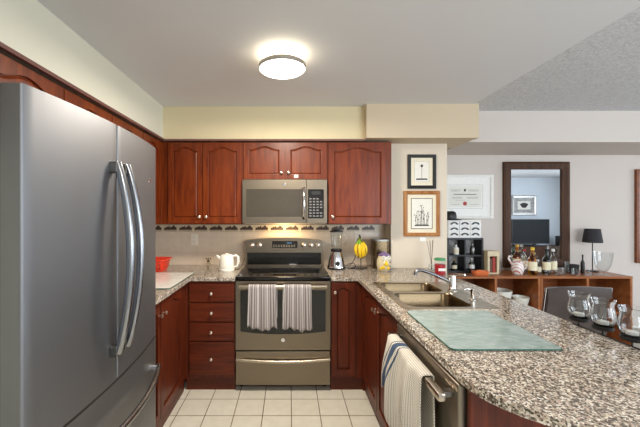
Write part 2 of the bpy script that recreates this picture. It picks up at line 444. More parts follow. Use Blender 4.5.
# backsplash
struct('wall_backsplash', box(-1.44, .96, 3.252, 3.26, .90, 1.34), 'splash')
def border():
    bm_ = MB(); bm_.box(-1.43, .955, 3.247, 3.252, 1.238, 1.322); b = struct('trim_5', bm_, 'border')
    q = MB(); f = YF(3.247)
    x = -1.40
    while x < .82:
        w_ = .125
        q.prism([(x, 1.262), (x+w_, 1.262), (x+w_, 1.270), (x, 1.270)], 0, .0015, f)
        for k, (cx, hh, ww) in enumerate(((.012, .014, .012), (.032, .024, .014), (.052, .030, .012), (.074, .020, .012), (.095, .036, .018), (.115, .018, .012))):
            pts = [(x+cx-ww, 1.270)] + [(x+cx+ww*math.cos(a)*1.0, 1.272+hh*math.sin(a)) for a in [PI-PI*i/6 for i in range(7)]] + [(x+cx+ww, 1.270)]
            q.prism(pts, 0, .0012+.0002*k, f)
        q.prism([(x-.002, 1.250), (x+w_+.004, 1.250), (x+w_+.004, 1.254), (x-.002, 1.254)], 0, .0015, f)
        x += .152
    q.prism([(-1.43, 1.300+.016), (.955, 1.316), (.955, 1.321), (-1.43, 1.321)], 0, .0015, f)
    q.build('motif', 'motif', b, 'dark brown leafy silhouettes on the border tiles')
border()

# ------------------------------------------------------------------ cabinet doors
def arch(u0, u1, vb, vt, rise, n=24):
    """cathedral-arched loop: bottom-left, bottom-right, then the top from right to left"""
    pts = [(u0, vb), (u1, vb)]
    for i in range(n+1):
        t = 1-2*i/n; a = abs(t)
        k = 0 if a > .86 else (.5+.5*math.cos(PI*a/.86))
        k = k**.8
        pts.append(((u0+u1)/2+t*(u1-u0)/2, vt-rise+rise*k))
    return pts
def inset_loop(u0, u1, vb, vt, rise, d): return arch(u0+d, u1-d, vb+d, vt-d*1.0, rise)
def door_mesh(u0, u1, v0, v1, f, rise=.035, stile=.052, rail=.052, t=.019):
    mb = MB()
    inner = arch(u0+stile, u1-stile, v0+rail, v1-rail*.75, rise)
    outer = [(u0, v0), (u1, v0), (u1, v1), (u0, v1)]
    mb.holed(outer, [inner], 0, t, f)
    # raised panel: groove, slope, field
    L = []
    for d, h in ((0, .006), (.005, .005), (.007, .008), (.015, .0125), (.018, .0125)):
        lp = inset_loop(u0+stile, u1-stile, v0+rail, v1-rail*.75, rise, d)
        L.append([f(a, b, h) for a, b in lp])
    mb.loft(L, False, True)
    return mb
def knob(pos, f_axis, parent, r=.0135, mat='nickel'):
    """f_axis: outward unit vector"""
    mb = MB(); prof = [(.006, 0), (.0055, .010), (.009, .014), (r, .019), (r*.95, .025), (r*.6, .028), (.001, .029)]
    p = Vector(pos); ax = Vector(f_axis); a = ax.orthogonal().normalized(); b = ax.cross(a)
    loops = [[tuple(p+ax*h+a*(rr*math.cos(2*PI*k/14))+b*(rr*math.sin(2*PI*k/14))) for k in range(14)] for rr, h in prof]
    mb.loft(loops); return mb.build('knob', mat, parent, smooth=50)
G_UP = 'cherry wall cabinets'; G_LO = 'cherry base cabinets'
def cab(name, label, loc, group, body, doors, bodymat='cherry', doormat='cherry'):
    """body: box args (x0,x1,y0,y1,z0,z1); doors: (u0,u1,v0,v1,f,axis,knob or None,rise)"""
    t = thing(name, label, 'cabinet', loc, group)
    return t
def add_body(t, b, mat, top=True): return box(*b, bev=0, top=top).build('body', mat, t)
def add_door(t, u0, u1, v0, v1, f, axis, kn=None, rise=.035, mat='cherry', **k):
    d = door_mesh(u0, u1, v0, v1, f, rise, **k).build('door', mat, t)
    if kn: knob(f(kn[0], kn[1], .019), axis, d)
    return d
ZU0, ZU1 = 1.333, 2.067
def face_frame(t, body, mat, name='body', top=True):
    return add_body(t, body, mat, top)
# left run of wall cabinets (face at X=-1.14, doors to -1.12)
def left_upper(y0, y1, z0, doors, label, kn_side):
    t = thing('wall_cabinet', label, 'cabinet', (-1.29, (y0+y1)/2, z0), G_UP)
    face_frame(t, (-1.439, -1.140, y0+.001, y1-.001, z0, ZU1), 'cherry')
    for (a, b), ks in zip(doors, kn_side):
        add_door(t, a, b, z0+.008, ZU1-.012, XP(-1.14), (1, 0, 0), (ks, z0+.06) if ks else None, .038, stile=.055)
    return t
left_upper(.30, 1.18, 1.835, [(.308, .738), (.744, 1.174)], 'short cherry wall cabinet nearest the camera, high on the left above the fridge', [.71, .77])
left_upper(1.18, 2.06, 1.835, [(1.184, 1.617), (1.623, 2.056)], 'short cherry wall cabinet above the far half of the fridge', [1.59, 1.65])
left_upper(2.06, 2.50, ZU0, [(2.064, 2.496)], 'tall one-door cherry wall cabinet on the left wall just past the fridge', [2.10])
left_upper(2.50, 2.908, ZU0, [(2.504, 2.85)], 'narrow cherry wall cabinet on the left wall in the corner, beside the double one', [2.54])
# back wall uppers
t = thing('wall_cabinet', 'tall two-door cherry wall cabinet left of the microwave, over the kettle', 'cabinet', (-.75, 3.1, ZU0), G_UP)
face_frame(t, (-1.1395, -.412, 2.909, 3.246, ZU0, ZU1), 'cherry')
add_door(t, -1.075, -.770, ZU0+.006, ZU1-.01, YF(2.909), (0, -1, 0), (-.795, ZU0+.065), .036, stile=.045)
add_door(t, -.764, -.420, ZU0+.006, ZU1-.01, YF(2.909), (0, -1, 0), (-.735, ZU0+.065), .036, stile=.045)
t = thing('wall_cabinet', 'short two-door cherry wall cabinet right above the microwave', 'cabinet', (-.04, 3.1, 1.735), G_UP)
face_frame(t, (-.410, .345, 2.909, 3.258, 1.727, ZU1), 'cherry')
add_door(t, -.404, -.040, 1.733, ZU1-.01, YF(2.909), (0, -1, 0), (-.068, 1.79), .030, stile=.045, rail=.042)
add_door(t, -.034, .335, 1.733, ZU1-.01, YF(2.909), (0, -1, 0), (-.006, 1.79), .030, stile=.045, rail=.042)
st = tag(box(.045, .082, 2.8875, 2.889, 1.745, 1.772).build('sticker', 'paper'), 'small white paper tag stuck on the cabinet door above the microwave', 'tag')
st.location.y += .0004
t = thing('wall_cabinet', 'wide one-door cherry wall cabinet right of the microwave, over the bananas', 'cabinet', (.63, 3.1, ZU0), G_UP)
face_frame(t, (.347, .916, 2.909, 3.246, ZU0, ZU1), 'cherry')
add_door(t, .356, .868, ZU0+.006, ZU1-.01, YF(2.909), (0, -1, 0), (.385, ZU0+.065), .040, stile=.045)
# cornice strips under the bulkheads
mo = MB(); mo.prism([(-1.12, 2.069), (-1.098, 2.069), (-1.092, 2.083), (-1.12, 2.083)], -.3, 2.89, lambda a, b, h: (a, h, b)); struct('trim_6', mo, 'moulding')
mo = MB(); mo.prism([(2.889, 2.069), (2.866, 2.069), (2.860, 2.083), (2.889, 2.083)], -1.098, .672, lambda a, b, h: (h, a, b)); struct('trim_7', mo, 'moulding')

# ------------------------------------------------------------------ base cabinets
# left run
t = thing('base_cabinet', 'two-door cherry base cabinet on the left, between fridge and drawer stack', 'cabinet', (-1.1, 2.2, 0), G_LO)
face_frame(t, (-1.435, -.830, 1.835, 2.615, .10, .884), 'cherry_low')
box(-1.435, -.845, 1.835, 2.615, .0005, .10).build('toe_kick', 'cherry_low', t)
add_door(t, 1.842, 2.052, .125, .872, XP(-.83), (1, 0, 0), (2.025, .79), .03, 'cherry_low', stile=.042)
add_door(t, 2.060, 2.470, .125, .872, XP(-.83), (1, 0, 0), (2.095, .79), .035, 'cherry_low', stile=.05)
# drawers
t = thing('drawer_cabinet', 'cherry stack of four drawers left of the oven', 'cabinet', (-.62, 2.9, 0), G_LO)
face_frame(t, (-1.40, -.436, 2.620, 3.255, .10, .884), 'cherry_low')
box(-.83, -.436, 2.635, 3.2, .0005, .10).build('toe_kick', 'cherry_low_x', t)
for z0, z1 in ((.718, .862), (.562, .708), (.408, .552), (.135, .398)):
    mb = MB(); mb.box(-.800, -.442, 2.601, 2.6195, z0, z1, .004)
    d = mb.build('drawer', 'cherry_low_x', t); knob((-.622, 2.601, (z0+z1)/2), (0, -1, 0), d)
# right of stove
t = thing('base_cabinet', 'narrow one-door cherry base cabinet right of the oven', 'cabinet', (.45, 2.9, 0), G_LO)
face_frame(t, (.338, .592, 2.620, 3.255, .10, .884), 'cherry_low')
box(.338, .592, 2.635, 3.2, .0005, .10).build('toe_kick', 'cherry_low_x', t)
add_door(t, .346, .530, .125, .872, YF(2.6195), (0, -1, 0), (.368, .80), .022, 'cherry_low', stile=.038)
# sink base
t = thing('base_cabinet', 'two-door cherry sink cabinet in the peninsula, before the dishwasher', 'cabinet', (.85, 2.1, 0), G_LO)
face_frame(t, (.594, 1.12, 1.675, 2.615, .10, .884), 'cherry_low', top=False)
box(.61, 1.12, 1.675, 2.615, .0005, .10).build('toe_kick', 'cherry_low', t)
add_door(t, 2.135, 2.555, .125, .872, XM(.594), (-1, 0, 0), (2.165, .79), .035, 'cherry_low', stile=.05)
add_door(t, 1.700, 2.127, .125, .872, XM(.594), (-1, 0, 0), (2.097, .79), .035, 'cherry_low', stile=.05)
# corner block behind the sink cabinet and end panel, dining side panel
t = thing('base_cabinet', 'blind cherry corner cabinet where the peninsula meets the back wall', 'cabinet', (.9, 2.8, 0), G_LO)
face_frame(t, (.594, 1.12, 2.617, 3.05, .0005, .884), 'cherry_low')
t = thing('end_panel', 'dark cherry end panel beside the dishwasher under the rounded worktop', 'panel', (.9, 1.04, 0))
box(.575, 1.14, 1.030, 1.050, .0005, .884, .002).build('panel', 'cherry_low', t)
box(1.122, 1.14, 1.050, 3.05, .0005, .884).build('side', 'cherry_low', t)
box(.580, 1.135, 1.020, 1.030, .0005, .09, .002).build('skirting', 'cherry_low_x', t)

# ------------------------------------------------------------------ worktops
def slab(outer, holes, name, label):
    mb = MB(); mb.holed(outer, holes, .885, .915); mb.recenter = False
    o = mb.build(name, 'granite')
    bv = o.modifiers.new('bevel', 'BEVEL'); bv.width = .004; bv.segments = 2; bv.limit_method = 'ANGLE'; bv.angle_limit = 1.0
    return tag(o, label, 'worktop')
slab([(-1.438, 1.835), (-.79, 1.835), (-.79, 2.60), (-.434, 2.60), (-.434, 3.251), (-1.438, 3.251)], [], 'granite_worktop', 'speckled beige granite worktop left of the oven, under the kettle')
sink_hole = rrect(.632, 1.13, 1.757, 2.408, .03)
outer = [(.337, 3.251), (.337, 2.60), (.55, 2.60)]
for i in range(0, 25):
    a = PI + PI*i/24; outer.append((.9465+.3965*math.cos(a), 1.06+.315*math.sin(a)))
outer += [(1.343, 3.058), (.958, 3.058), (.958, 3.251)]
slab(outer, [sink_hole], 'granite_worktop', 'speckled granite peninsula worktop with a rounded end and a sink cut into it')

# ------------------------------------------------------------------ sink + faucet
t = thing('kitchen_sink', 'double-bowl stainless drop-in sink in the peninsula worktop', 'sink', (.88, 2.08, .915))
holeA = rrect(.66, 1.02, 2.12, 2.385, .05); holeB = rrect(.66, 1.02, 1.78, 2.085, .05)
mb = MB(); mb.holed(rrect(.618, 1.145, 1.742, 2.424, .03), [holeA, holeB], .9152, .9195); mb.build('rim', 'steel', t, smooth=40)
for hx0, hx1, hy0, hy1 in ((.66, 1.02, 2.12, 2.385), (.66, 1.02, 1.78, 2.085)):
    L = []
    for ins, z, r in ((0, .9195, .05), (.004, .912, .05), (.012, .80, .05), (.02, .765, .055), (.045, .748, .05), (.10, .745, .02)):
        L.append([(a, b, z) for a, b in rrect(hx0+ins, hx1-ins, hy0+ins, hy1-ins, r)])
    mb = MB(); mb.loft(L, False, True); bwl = mb.build('bowl', 'steel_bowl', t, smooth=50)
    mb = MB(); mb.lathe([(.038, 0), (.040, .002), (.030, .003), (.028, .001), (.001, .001)], ((hx0+hx1)/2, (hy0+hy1)/2, .7455), 20); mb.build('drain', 'chrome', bwl, smooth=40)
t = thing('faucet', 'chrome single-lever faucet on the sink ledge, spout leaning over the bowls', 'faucet', (1.085, 2.16, .9195))
mb = MB(); mb.lathe([(.030, 0), (.031, .006), (.024, .010), (.021, .014), (.021, .085), (.018, .098), (.005, .102)], (1.085, 2.16, .9195)); mb.build('body', 'chrome', t, smooth=40)
mb = MB(); mb.tube([(1.085, 2.16, .965), (1.05, 2.17, .985), (.98, 2.185, 1.018), (.90, 2.20, 1.045), (.875, 2.205, 1.046), (.862, 2.208, 1.032), (.858, 2.208, 1.010)], [.011, .0105, .010, .0105, .011, .012, .012], 12); mb.build('spout', 'handle_grey', t, smooth=50)
mb = MB(); mb.tube([(1.085, 2.16, 1.018), (1.10, 2.135, 1.030), (1.125, 2.08, 1.036)], [.008, .007, .006], 10); mb.build('lever', 'chrome', t, smooth=50)
mb = MB(); mb.lathe([(.018, 0), (.019, .005), (.012, .008), (.011, .045), (.013, .05), (.013, .062), (.003, .066)], (1.09, 1.93, .9195), 18)
mb.tube([(1.09, 1.93, .975), (1.06, 1.935, .985), (1.045, 1.937, .975)], .005, 8)
tag(mb.build('soap_dispenser', 'chrome', smooth=50), 'small chrome soap pump on the sink ledge in front of the faucet', 'soap dispenser')

# ------------------------------------------------------------------ glass boards
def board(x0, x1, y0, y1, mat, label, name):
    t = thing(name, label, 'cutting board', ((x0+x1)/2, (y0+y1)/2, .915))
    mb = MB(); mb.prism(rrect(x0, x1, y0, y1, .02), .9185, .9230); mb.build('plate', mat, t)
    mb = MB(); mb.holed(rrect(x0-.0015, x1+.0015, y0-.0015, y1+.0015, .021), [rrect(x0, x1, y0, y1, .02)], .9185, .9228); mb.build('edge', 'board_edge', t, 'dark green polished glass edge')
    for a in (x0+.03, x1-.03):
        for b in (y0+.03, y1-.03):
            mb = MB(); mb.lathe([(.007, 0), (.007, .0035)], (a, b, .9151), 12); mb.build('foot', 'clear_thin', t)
board(.612, 1.035, 1.222, 1.70, 'glass_board', 'rippled green glass cutting board on the peninsula in front of the sink', 'glass_cutting_board')
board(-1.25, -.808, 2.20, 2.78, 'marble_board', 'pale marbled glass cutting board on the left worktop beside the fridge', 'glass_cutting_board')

# ------------------------------------------------------------------ refrigerator
def fx(y): return -.745+.037*(1-((y-1.34)/.47)**2)
def fprof(y0, y1, xb, n=14, r=.007):
    pts = [(xb, y0), (fx(y0)-r, y0)]
    pts += [(fx(y0)-r+r*math.sin(PI/2*k/4), y0+r-r*math.cos(PI/2*k/4)) for k in range(1, 4)]
    for i in range(n+1):
        y = y0+r+(y1-y0-2*r)*i/n; pts.append((fx(y), y))
    pts += [(fx(y1)-r+r*math.cos(PI/2*k/4), y1-r+r*math.sin(PI/2*k/4)) for k in range(1, 4)]
    pts += [(fx(y1)-r, y1), (xb, y1)]
    return pts
t = thing('refrigerator', 'tall slate-grey french door refrigerator on the left', 'refrigerator', (-1.1, 1.34, 0))
box(-1.42, -.805, .915, 1.795, .03, 1.775, .006).build('case', 'slate_case', t)
box(-1.40, -.83, .93, 1.75, .0005, .03).build('base_grille', 'black', t)
for y0, y1, lab in ((.90, 1.337, None), (1.343, 1.825, None)):
    mb = MB(); mb.prism(fprof(y0, y1, -.800), .752, 1.796); d = mb.build('door', 'slate', t, smooth=35)
    hy = 1.298 if y0 < 1 else 1.372; bow = .085
    pts = []
    for i in range(17):
        s_ = i/16; z = .875+(1.635-.875)*s_
        pts.append((fx(hy)+.024+(.055)*math.sin(PI*s_)**.8, hy+(.006 if y0 > 1 else -.006)*math.sin(PI*s_), z))
    mb = MB(); mb.tube(pts, [.0135]*17, 12, 1.2); h = mb.build('handle', 'handle_grey', d, smooth=50)
    for z in (.885, 1.618):
        mb = MB(); mb.box(fx(hy)-.003, fx(hy)+.030, hy-.014, hy+.014, z-.024, z+.022, .005); mb.build('mount', 'steel_dark', h)
    if y0 > 1:
        mb = MB(); mb.lathe([(.013, 0), (.013, .002), (.011, .003), (.001, .003)], (fx(1.70)-.001, 1.70, 1.60), 20, 'x'); bd = mb.build('badge', 'chrome', d, smooth=30)
mb = MB(); mb.prism(fprof(.90, 1.825, -.800, 26), .085, .742); d = mb.build('freezer_drawer', 'slate', t, smooth=35)
mb = MB(); mb.prism(fprof(.902, 1.823, -.800, 26), .7435, .7505, cap=True)
# handle
pts = []
for i in range(21):
    s_ = i/20; y = .96+(1.73-.96)*s_
    pts.append((fx(y)+.040+.035*math.sin(PI*s_)**.8, y, .622-.012*math.sin(PI*s_)))
h = MB().tube(pts, .012, 12, 1.2).build('handle', 'handle_grey', d, smooth=50)
mb.box(-.80, fx(1.34)-.012, 1.3368, 1.3432, .753, 1.79); mb.build('gasket', 'black', t)
for y in (.972, 1.718): box(fx(y)-.003, fx(y)+.044, y-.016, y+.016, .608, .634, .005).build('mount', 'chrome', h)
for y in (.93, 1.75): box(-.87, -.765, y-.02, y+.02, 1.7765 if False else 1.776, 1.794 if False else 1.795, .003).build('hinge_cover', 'slate_case', t) if False else None
for y0, y1 in ((.918, .985), (1.695, 1.762)): box(-.90, -.802, y0, y1, 1.7752, 1.80, .004).build('hinge_cover', 'black', t)

# ------------------------------------------------------------------ range
t = thing('electric_range', 'slate stainless electric range with black glass cooktop in the back run', 'oven', (-.048, 2.9, 0))
X0, X1 = -.430, .334
box(X0+.004, X1-.004, 2.645, 3.24, .04, .890).build('body', 'slate_case', t)
for x in (X0+.04, X1-.04):
    for y in (2.70, 3.18): MB().lathe([(.018, 0), (.018, .008), (.01, .01), (.01, .042)], (x, y, .0005), 12).build('foot', 'black', t)
mb = MB(); mb.box(X0, X1, 2.600, 3.20, .892, .921, .006, 3); ct = mb.build('cooktop', 'black_glass', t, smooth=40)
for cx, cy, r in ((-.24, 2.76, .10), (.14, 2.76, .085), (-.24, 3.04, .075), (.14, 3.04, .095)):
    mb = MB(); mb.lathe([(r, 0), (r, .0004), (r-.003, .0004), (r-.003, 0)], (cx, cy, .9212), 40, cap=False); mb.build('burner_ring', 'ink', ct)
# oven door
f = YF(2.645)
win = rrect(-.390, .294, .462, .815, .01, 3)
mb = MB(); mb.holed(rrect(X0+.003, X1-.003, .335, .886, .006, 3), [win], 0, .045, f); od = mb.build('oven_door', 'slate_x', t)
# bowed lower edge of the window
mb = MB(); mb.prism(win, .005, .0405, f); ow = mb.build('oven_glass', 'oven_window', od)
mb = MB(); mb.prism([(-.390, .462)]+[(-.390+.684*i/12, .462+.022*(abs(i/6-1))**2) for i in range(13)]+[(.294, .462)], .0405, .0455, f); mb.build('window_curve', 'slate_x', ow)
mb = MB(); mb.lathe([(.016, 0), (.016, -.002), (.0135, -.003), (.001, -.003)], (-.048, 2.600, .4155), 24, 'y'); bd = mb.build('badge', 'chrome', od)
mb = MB()
for k in range(3):
    a0 = 2*PI*k/3; mb.tube([(-.048+.008*math.cos(a0+q*.5)*(.4+q*.2), 2.5965, .4155+.008*math.sin(a0+q*.5)*(.4+q*.2)) for q in range(4)], .0008, 5)
mb.build('emblem', 'ink', bd)
mb = MB(); mb.tube([(X0+.035+.694*i/12, 2.560-.010*math.sin(PI*i/12), .850) for i in range(13)], .0145, 12, 1.1); h = mb.build('handle', 'steel', od, smooth=50)
for x in (X0+.045, X1-.045): box(x-.012, x+.012, 2.560, 2.601, .838, .858, .003).build('mount', 'steel_dark', h)
# storage drawer
mb = MB(); mb.box(X0+.003, X1-.003, 2.605, 2.645, .052, .322, .004); dr = mb.build('storage_drawer', 'slate_x', t)
pr = [(X0+.006+.752*i/14, .262-.014*math.sin(PI*i/14)) for i in range(15)]
mb = MB(); mb.tube([(a, 2.592-.012*math.sin(PI*(a-X0)/.764), b) for a, b in pr], .012, 10, 1.1); mb.build('handle', 'steel', dr, smooth=50)
# backguard
f = YF(3.20)
top_c = [(X1-.012-(.740)*i/16, 1.165+.024*math.sin(PI*i/16)) for i in range(17)]
mb = MB(); mb.prism([(X0+.008, .921), (X1-.008, .921), (X1-.006, 1.15)]+top_c+[(X0+.006, 1.15)], -.045, .028, f); bg_ = mb.build('backguard', 'slate_x', t)
mb = MB(); mb.prism([(X0+.022, .928), (X1-.022, .928), (X1-.022, 1.045), (X0+.022, 1.045)], .028, .031, f); mb.build('vent_panel', 'black_glass', bg_)
mb = MB(); mb.prism(rrect(-.165, .082, 1.090, 1.158, .006, 3), .028, .031, f); dp = mb.build('display', 'black_glass', bg_)
mb = MB()
for i in range(4): mb.prism([(-.02+i*.012, 1.132), (-.012+i*.012, 1.132), (-.012+i*.012, 1.146), (-.02+i*.012, 1.146)], .031, .0315, f)
mb.build('digits', 'lcd', dp, 'blue lit clock digits')
mb = MB()
for r_ in range(2):
    for i in range(9): mb.prism([(-.155+i*.025, 1.100+r_*.014), (-.141+i*.025, 1.100+r_*.014), (-.141+i*.025, 1.107+r_*.014), (-.155+i*.025, 1.107+r_*.014)], .031, .0315, f)
mb.build('keys', 'ink_light', dp)
for kx in (-.363, -.290, .142, .214, .280):
    mb = MB(); mb.lathe([(.024, 0), (.024, -.006), (.019, -.008), (.018, -.024), (.014, -.027), (.001, -.027)], (kx, 3.172, 1.118), 20, 'y'); mb.box(kx-.004, kx+.004, 3.138, 3.150, 1.102, 1.136, .001)
    mb.build('knob', 'nickel', bg_, smooth=40)

# towels on the oven handle
def oven_towel(x0, x1, zb, label, ph):
    def P(u, v):
        # v: 0 front hem -> 1 rear hem, over the bar at v~.55
        L = .34; s_ = v
        x = x0+(x1-x0)*u
        fold = .006*math.sin(u*17+ph)+.004*math.sin(u*31+ph*2)
        if s_ < .55:
            z = zb+(.009*math.sin(u*23+ph)+.012*math.sin(u*7+ph*3))*(1-s_/.55)+(.8615-zb)*(s_/.55); y = 2.528+fold*(1-s_/.55*.9)
            x += (.5-u)*.02*(s_/.55)
        elif s_ < .65:
            a = PI*(s_-.55)/.10; y = 2.5535-.0235*math.cos(a); z = .8615+.009*math.sin(a); x += (.5-u)*.02
        else:
            q = (s_-.65)/.35; z = .8615-(.26)*q; y = 2.578+.002*math.sin(u*20+ph)*q
        return (x, y, z)
    mb = MB(); mb.sheet(P, 48, 40, .003)
    o = mb.build('dish_towel', 'towel_stripe', smooth=80)
    return tag(o, label, 'towel')
oven_towel(-.325, -.092, .528, 'grey and white striped towel on the oven handle, left one', .3)
oven_towel(-.052, .180, .522, 'grey and white striped towel on the oven handle, right one', 2.1)

# ------------------------------------------------------------------ microwave
t = thing('microwave', 'slate over-the-range microwave under the short wall cabinet', 'microwave', (-.037, 3.05, 1.34))
box(-.408, .334, 2.880, 3.245, 1.342, 1.7255).build('case', 'slate_case', t)
f = YF(2.880)
mb = MB(); mb.holed(rrect(-.408, .150, 1.342, 1.725, .004, 2), [rrect(-.375, .130, 1.398, 1.640, .006, 3)], 0, .030, f); d = mb.build('door', 'slate_x', t)
mb = MB(); mb.prism(rrect(-.375, .130, 1.398, 1.640, .006, 3), 0, .026, f); ow = mb.build('door_glass', 'microwave_window', d)
mb = MB(); mb.holed(rrect(-.350, .080, 1.405, 1.585, .003, 2), [rrect(-.346, .076, 1.409, 1.581, .003, 2)], .026, .0275, f); mb.build('window_line', 'ink', ow)
mb = MB(); mb.tube([(.128, 2.850, 1.385), (.128, 2.815, 1.400), (.128, 2.806, 1.52), (.128, 2.815, 1.640), (.128, 2.850, 1.655)], .0125, 12); mb.build('handle', 'chrome', d, smooth=60)
mb = MB(); mb.lathe([(.013, 0), (.013, -.002), (.001, -.003)], (-.040, 2.850, 1.684), 20, 'y'); mb.build('badge', 'chrome', d)
mb = MB(); mb.box(.153, .334, 2.850, 2.880, 1.342, 1.725, .002); cp = mb.build('control_panel', 'slate_x', t)
mb = MB(); mb.prism(rrect(.166, .305, 1.385, 1.640, .004, 3), .030, .032, f); kp = mb.build('keypad', 'black_glass', cp)
mb = MB()
for r_ in range(7):
    for c_ in range(4 if r_ < 6 else 3):
        if r_ in (2,) and c_ == 3: continue
        x = .178+c_*.031; z = 1.400+r_*.025
        mb.prism([(x, z), (x+.020, z), (x+.020, z+.012), (x, z+.012)], .032, .0326, f)
mb.build('keys', 'ink_light', kp)
mb = MB(); mb.prism([(.20, 1.592), (.275, 1.592), (.275, 1.622), (.20, 1.622)], .032, .0326, f); mb.build('display', 'black', kp)
box(-.14, .06, 3.03, 3.13, 1.3405, 1.3425).build('lamp_lens', 'paper', t)

# ------------------------------------------------------------------ dishwasher
t = thing('dishwasher', 'stainless dishwasher in the peninsula beside the sink cabinet', 'dishwasher', (.85, 1.36, 0))
box(.60, 1.10, 1.060, 1.670, .10, .878).build('tub', 'black', t)
box(.63, 1.10, 1.065, 1.665, .0005, .10).build('toe_kick', 'black', t)
mb = MB(); mb.box(.553, .598, 1.062, 1.670, .115, .872, .010, 3); d = mb.build('door', 'slate_warm', t, smooth=40)
mb = MB(); mb.box(.496, .522, 1.078, 1.640, .806, .834, .005, 2); h = mb.build('handle', 'steel_y', d, smooth=40)
for y in (1.105, 1.615): box(.515, .556, y-.014, y+.014, .813, .833, .003).build('mount', 'steel_dark', h)
# waffle towel on its bar
def P(u, v):
    # u across the towel along Y (0 = far end), v: 0 front hem -> 1 rear hem
    zb = .560-.16*u+.045*math.sin(u*12-.4)
    top = .8365
    def Y(q):      # gathered on the bar, spreading towards the hem
        return (1.590-.40*u)*q + (1.655-.50*u)*(1-q)
    if v < .58:
        q = v/.58; d = (1-q)
        z = zb+(top-zb)*q
        fold = (.016*math.sin(u*13+1.2*q+.5)+.009*math.sin(u*29+2))*(.15+d**.6*.85)
        x = .4855+fold-.018*math.sin(PI*q*.9)-.030*d*(1-u); y = Y(q)+.012*math.sin(u*10+q*5)*d
        x = min(x, .494) if q > .85 else x
    elif v < .66:
        a = PI*(v-.58)/.08; x = .509-.0235*math.cos(a); z = top+.006*math.sin(a); y = Y(1)
    else:
        q = (v-.66)/.34; z = top-.30*q; x = .5325+.003*math.sin(u*16)*q-.001; y = Y(1-.4*q)
    return (x, y, z)
mb = MB(); mb.sheet(P, 56, 44, .004)
tag(mb.build('dish_towel', 'towel_waffle', smooth=80), 'cream waffle-weave towel with blue bands hung over the dishwasher bar', 'towel')

# ------------------------------------------------------------------ ceiling light
t = thing('ceiling_light', 'round flush ceiling lamp with glowing white disc', 'lamp', (-.04, 1.945, ZC-.08))
MB().lathe([(.115, -.001), (.115, -.055), (.11, -.0605)], (-.04, 1.945, ZC), 48).build('base', 'base_glow', t, smooth=40)
MB().lathe([(.112, -.061), (.138, -.062), (.141, -.066), (.141, -.088), (.138, -.090), (.1345, -.086), (.118, -.086)], (-.04, 1.945, ZC), 64, cap=False).build('ring', 'trim_grey', t, smooth=40)
MB().lathe([(.134, -.066), (.134, -.088), (.125, -.094), (.08, -.098), (.001, -.099)], (-.04, 1.945, ZC), 64).build('diffuser', 'diffuser', t, smooth=40)
t = thing('ceiling_light', 'added round flush ceiling lamp for fill, unseen behind the camera near the rear wall', 'lamp', (.15, -.55, ZC-.08))  # unseen copy of the kitchen lamp, added as the source of rear fill
MB().lathe([(.115, -.001), (.115, -.055), (.11, -.0605)], (.15, -.55, ZC), 48).build('base', 'base_glow', t, smooth=40)
MB().lathe([(.112, -.061), (.138, -.062), (.141, -.066), (.141, -.088), (.138, -.090), (.1345, -.086), (.118, -.086)], (.15, -.55, ZC), 64, cap=False).build('ring', 'trim_grey', t, smooth=40)
MB().lathe([(.134, -.066), (.134, -.088), (.125, -.094), (.08, -.098), (.001, -.099)], (.15, -.55, ZC), 64).build('diffuser', 'diffuser', t, smooth=40)
# ------------------------------------------------------------------ outlets and wall bits
def outlet(x, z, y, label):
    t = thing('wall_outlet', label, 'outlet', (x, y, z-.058), 'wall outlets')
    mb = MB(); mb.box(x-.035, x+.035, y-.006, y-.0002, z-.057, z+.057, .002); p = mb.build('cover', 'outlet', t)
    mb = MB()
    for dz in (-.022, .022):
        mb.prism(rrect(x-.015, x+.015, z+dz-.014, z+dz+.014, .006, 3), .006, .0085, YF(y))
    s_ = mb.build('sockets', 'outlet', p)
    mb = MB()
    for dz in (-.022, .022):
        for dx in (-.006, .006): mb.box(x+dx-.001, x+dx+.001, y-.009, y-.0084, z+dz-.004, z+dz+.005)
    mb.build('slots', 'ink', s_)
outlet(-.945, 1.165, 3.252, 'pale wall outlet on the backsplash above the left worktop')
outlet(.688, 1.195, 3.252, 'pale wall outlet on the backsplash behind the bananas')
t = thing('accent_tile', 'small square tile with a dark motif low on the backsplash left of the kettle', 'tile', (-.805, 3.25, .92))
box(-.843, -.767, 3.247, 3.2515, .918, .994, .001).build('plate', 'border', t)
mb = MB(); f = YF(3.247)
mb.prism([(-.825, .928), (-.785, .928), (-.785, .934), (-.825, .934)], 0, .001, f); mb.prism([(-.822, .942), (-.79, .942), (-.796, .962), (-.816, .962)], 0, .001, f)
for a in (-.826, -.805, -.784): mb.prism([(a-.008, .968), (a+.008, .968), (a+.003, .984), (a-.003, .984)], 0, .001, f)
mb.build('motif', 'motif', t)

# ------------------------------------------------------------------ left worktop things
# red basket
t = thing('plastic_basket', 'red plastic basket with cut-out sides in the left worktop corner', 'basket', (-1.20, 2.90, .915))
x0, x1, y0, y1 = -1.37, -1.085, 2.82, 3.02
mb = MB(); L = []
for ins, z, r in ((.030, .9152, .03), (.022, .935, .03), (.010, .985, .035), (0, 1.022, .04), (-.008, 1.024, .04), (-.008, 1.014, .04), (.005, 1.012, .04), (.013, .985, .035), (.026, .937, .03), (.034, .920, .03)):
    L.append([(a, b, z) for a, b in rrect(x0+ins, x1-ins, y0+ins, y1-ins, r)])
mb.loft(L, True, True); bk = mb.build('shell', 'red_plastic', t, smooth=60)
mb = MB()
for i in range(7):
    x = x0+.045+i*.032
    for z in (.948, .978):
        y = y0+.022-(z-.935)*.24
        mb.prism(rrect(x-.009, x+.009, z-.008, z+.008, .006, 3), 0, .0022, YF(y+.001))
mb.build('slot', 'book_red', bk)
mb = MB(); mb.lathe([(.001, 0), (.06, .004), (.085, .03), (.07, .06), (.001, .072)], (-1.225, 2.92, .9215), 20, sy=.75)
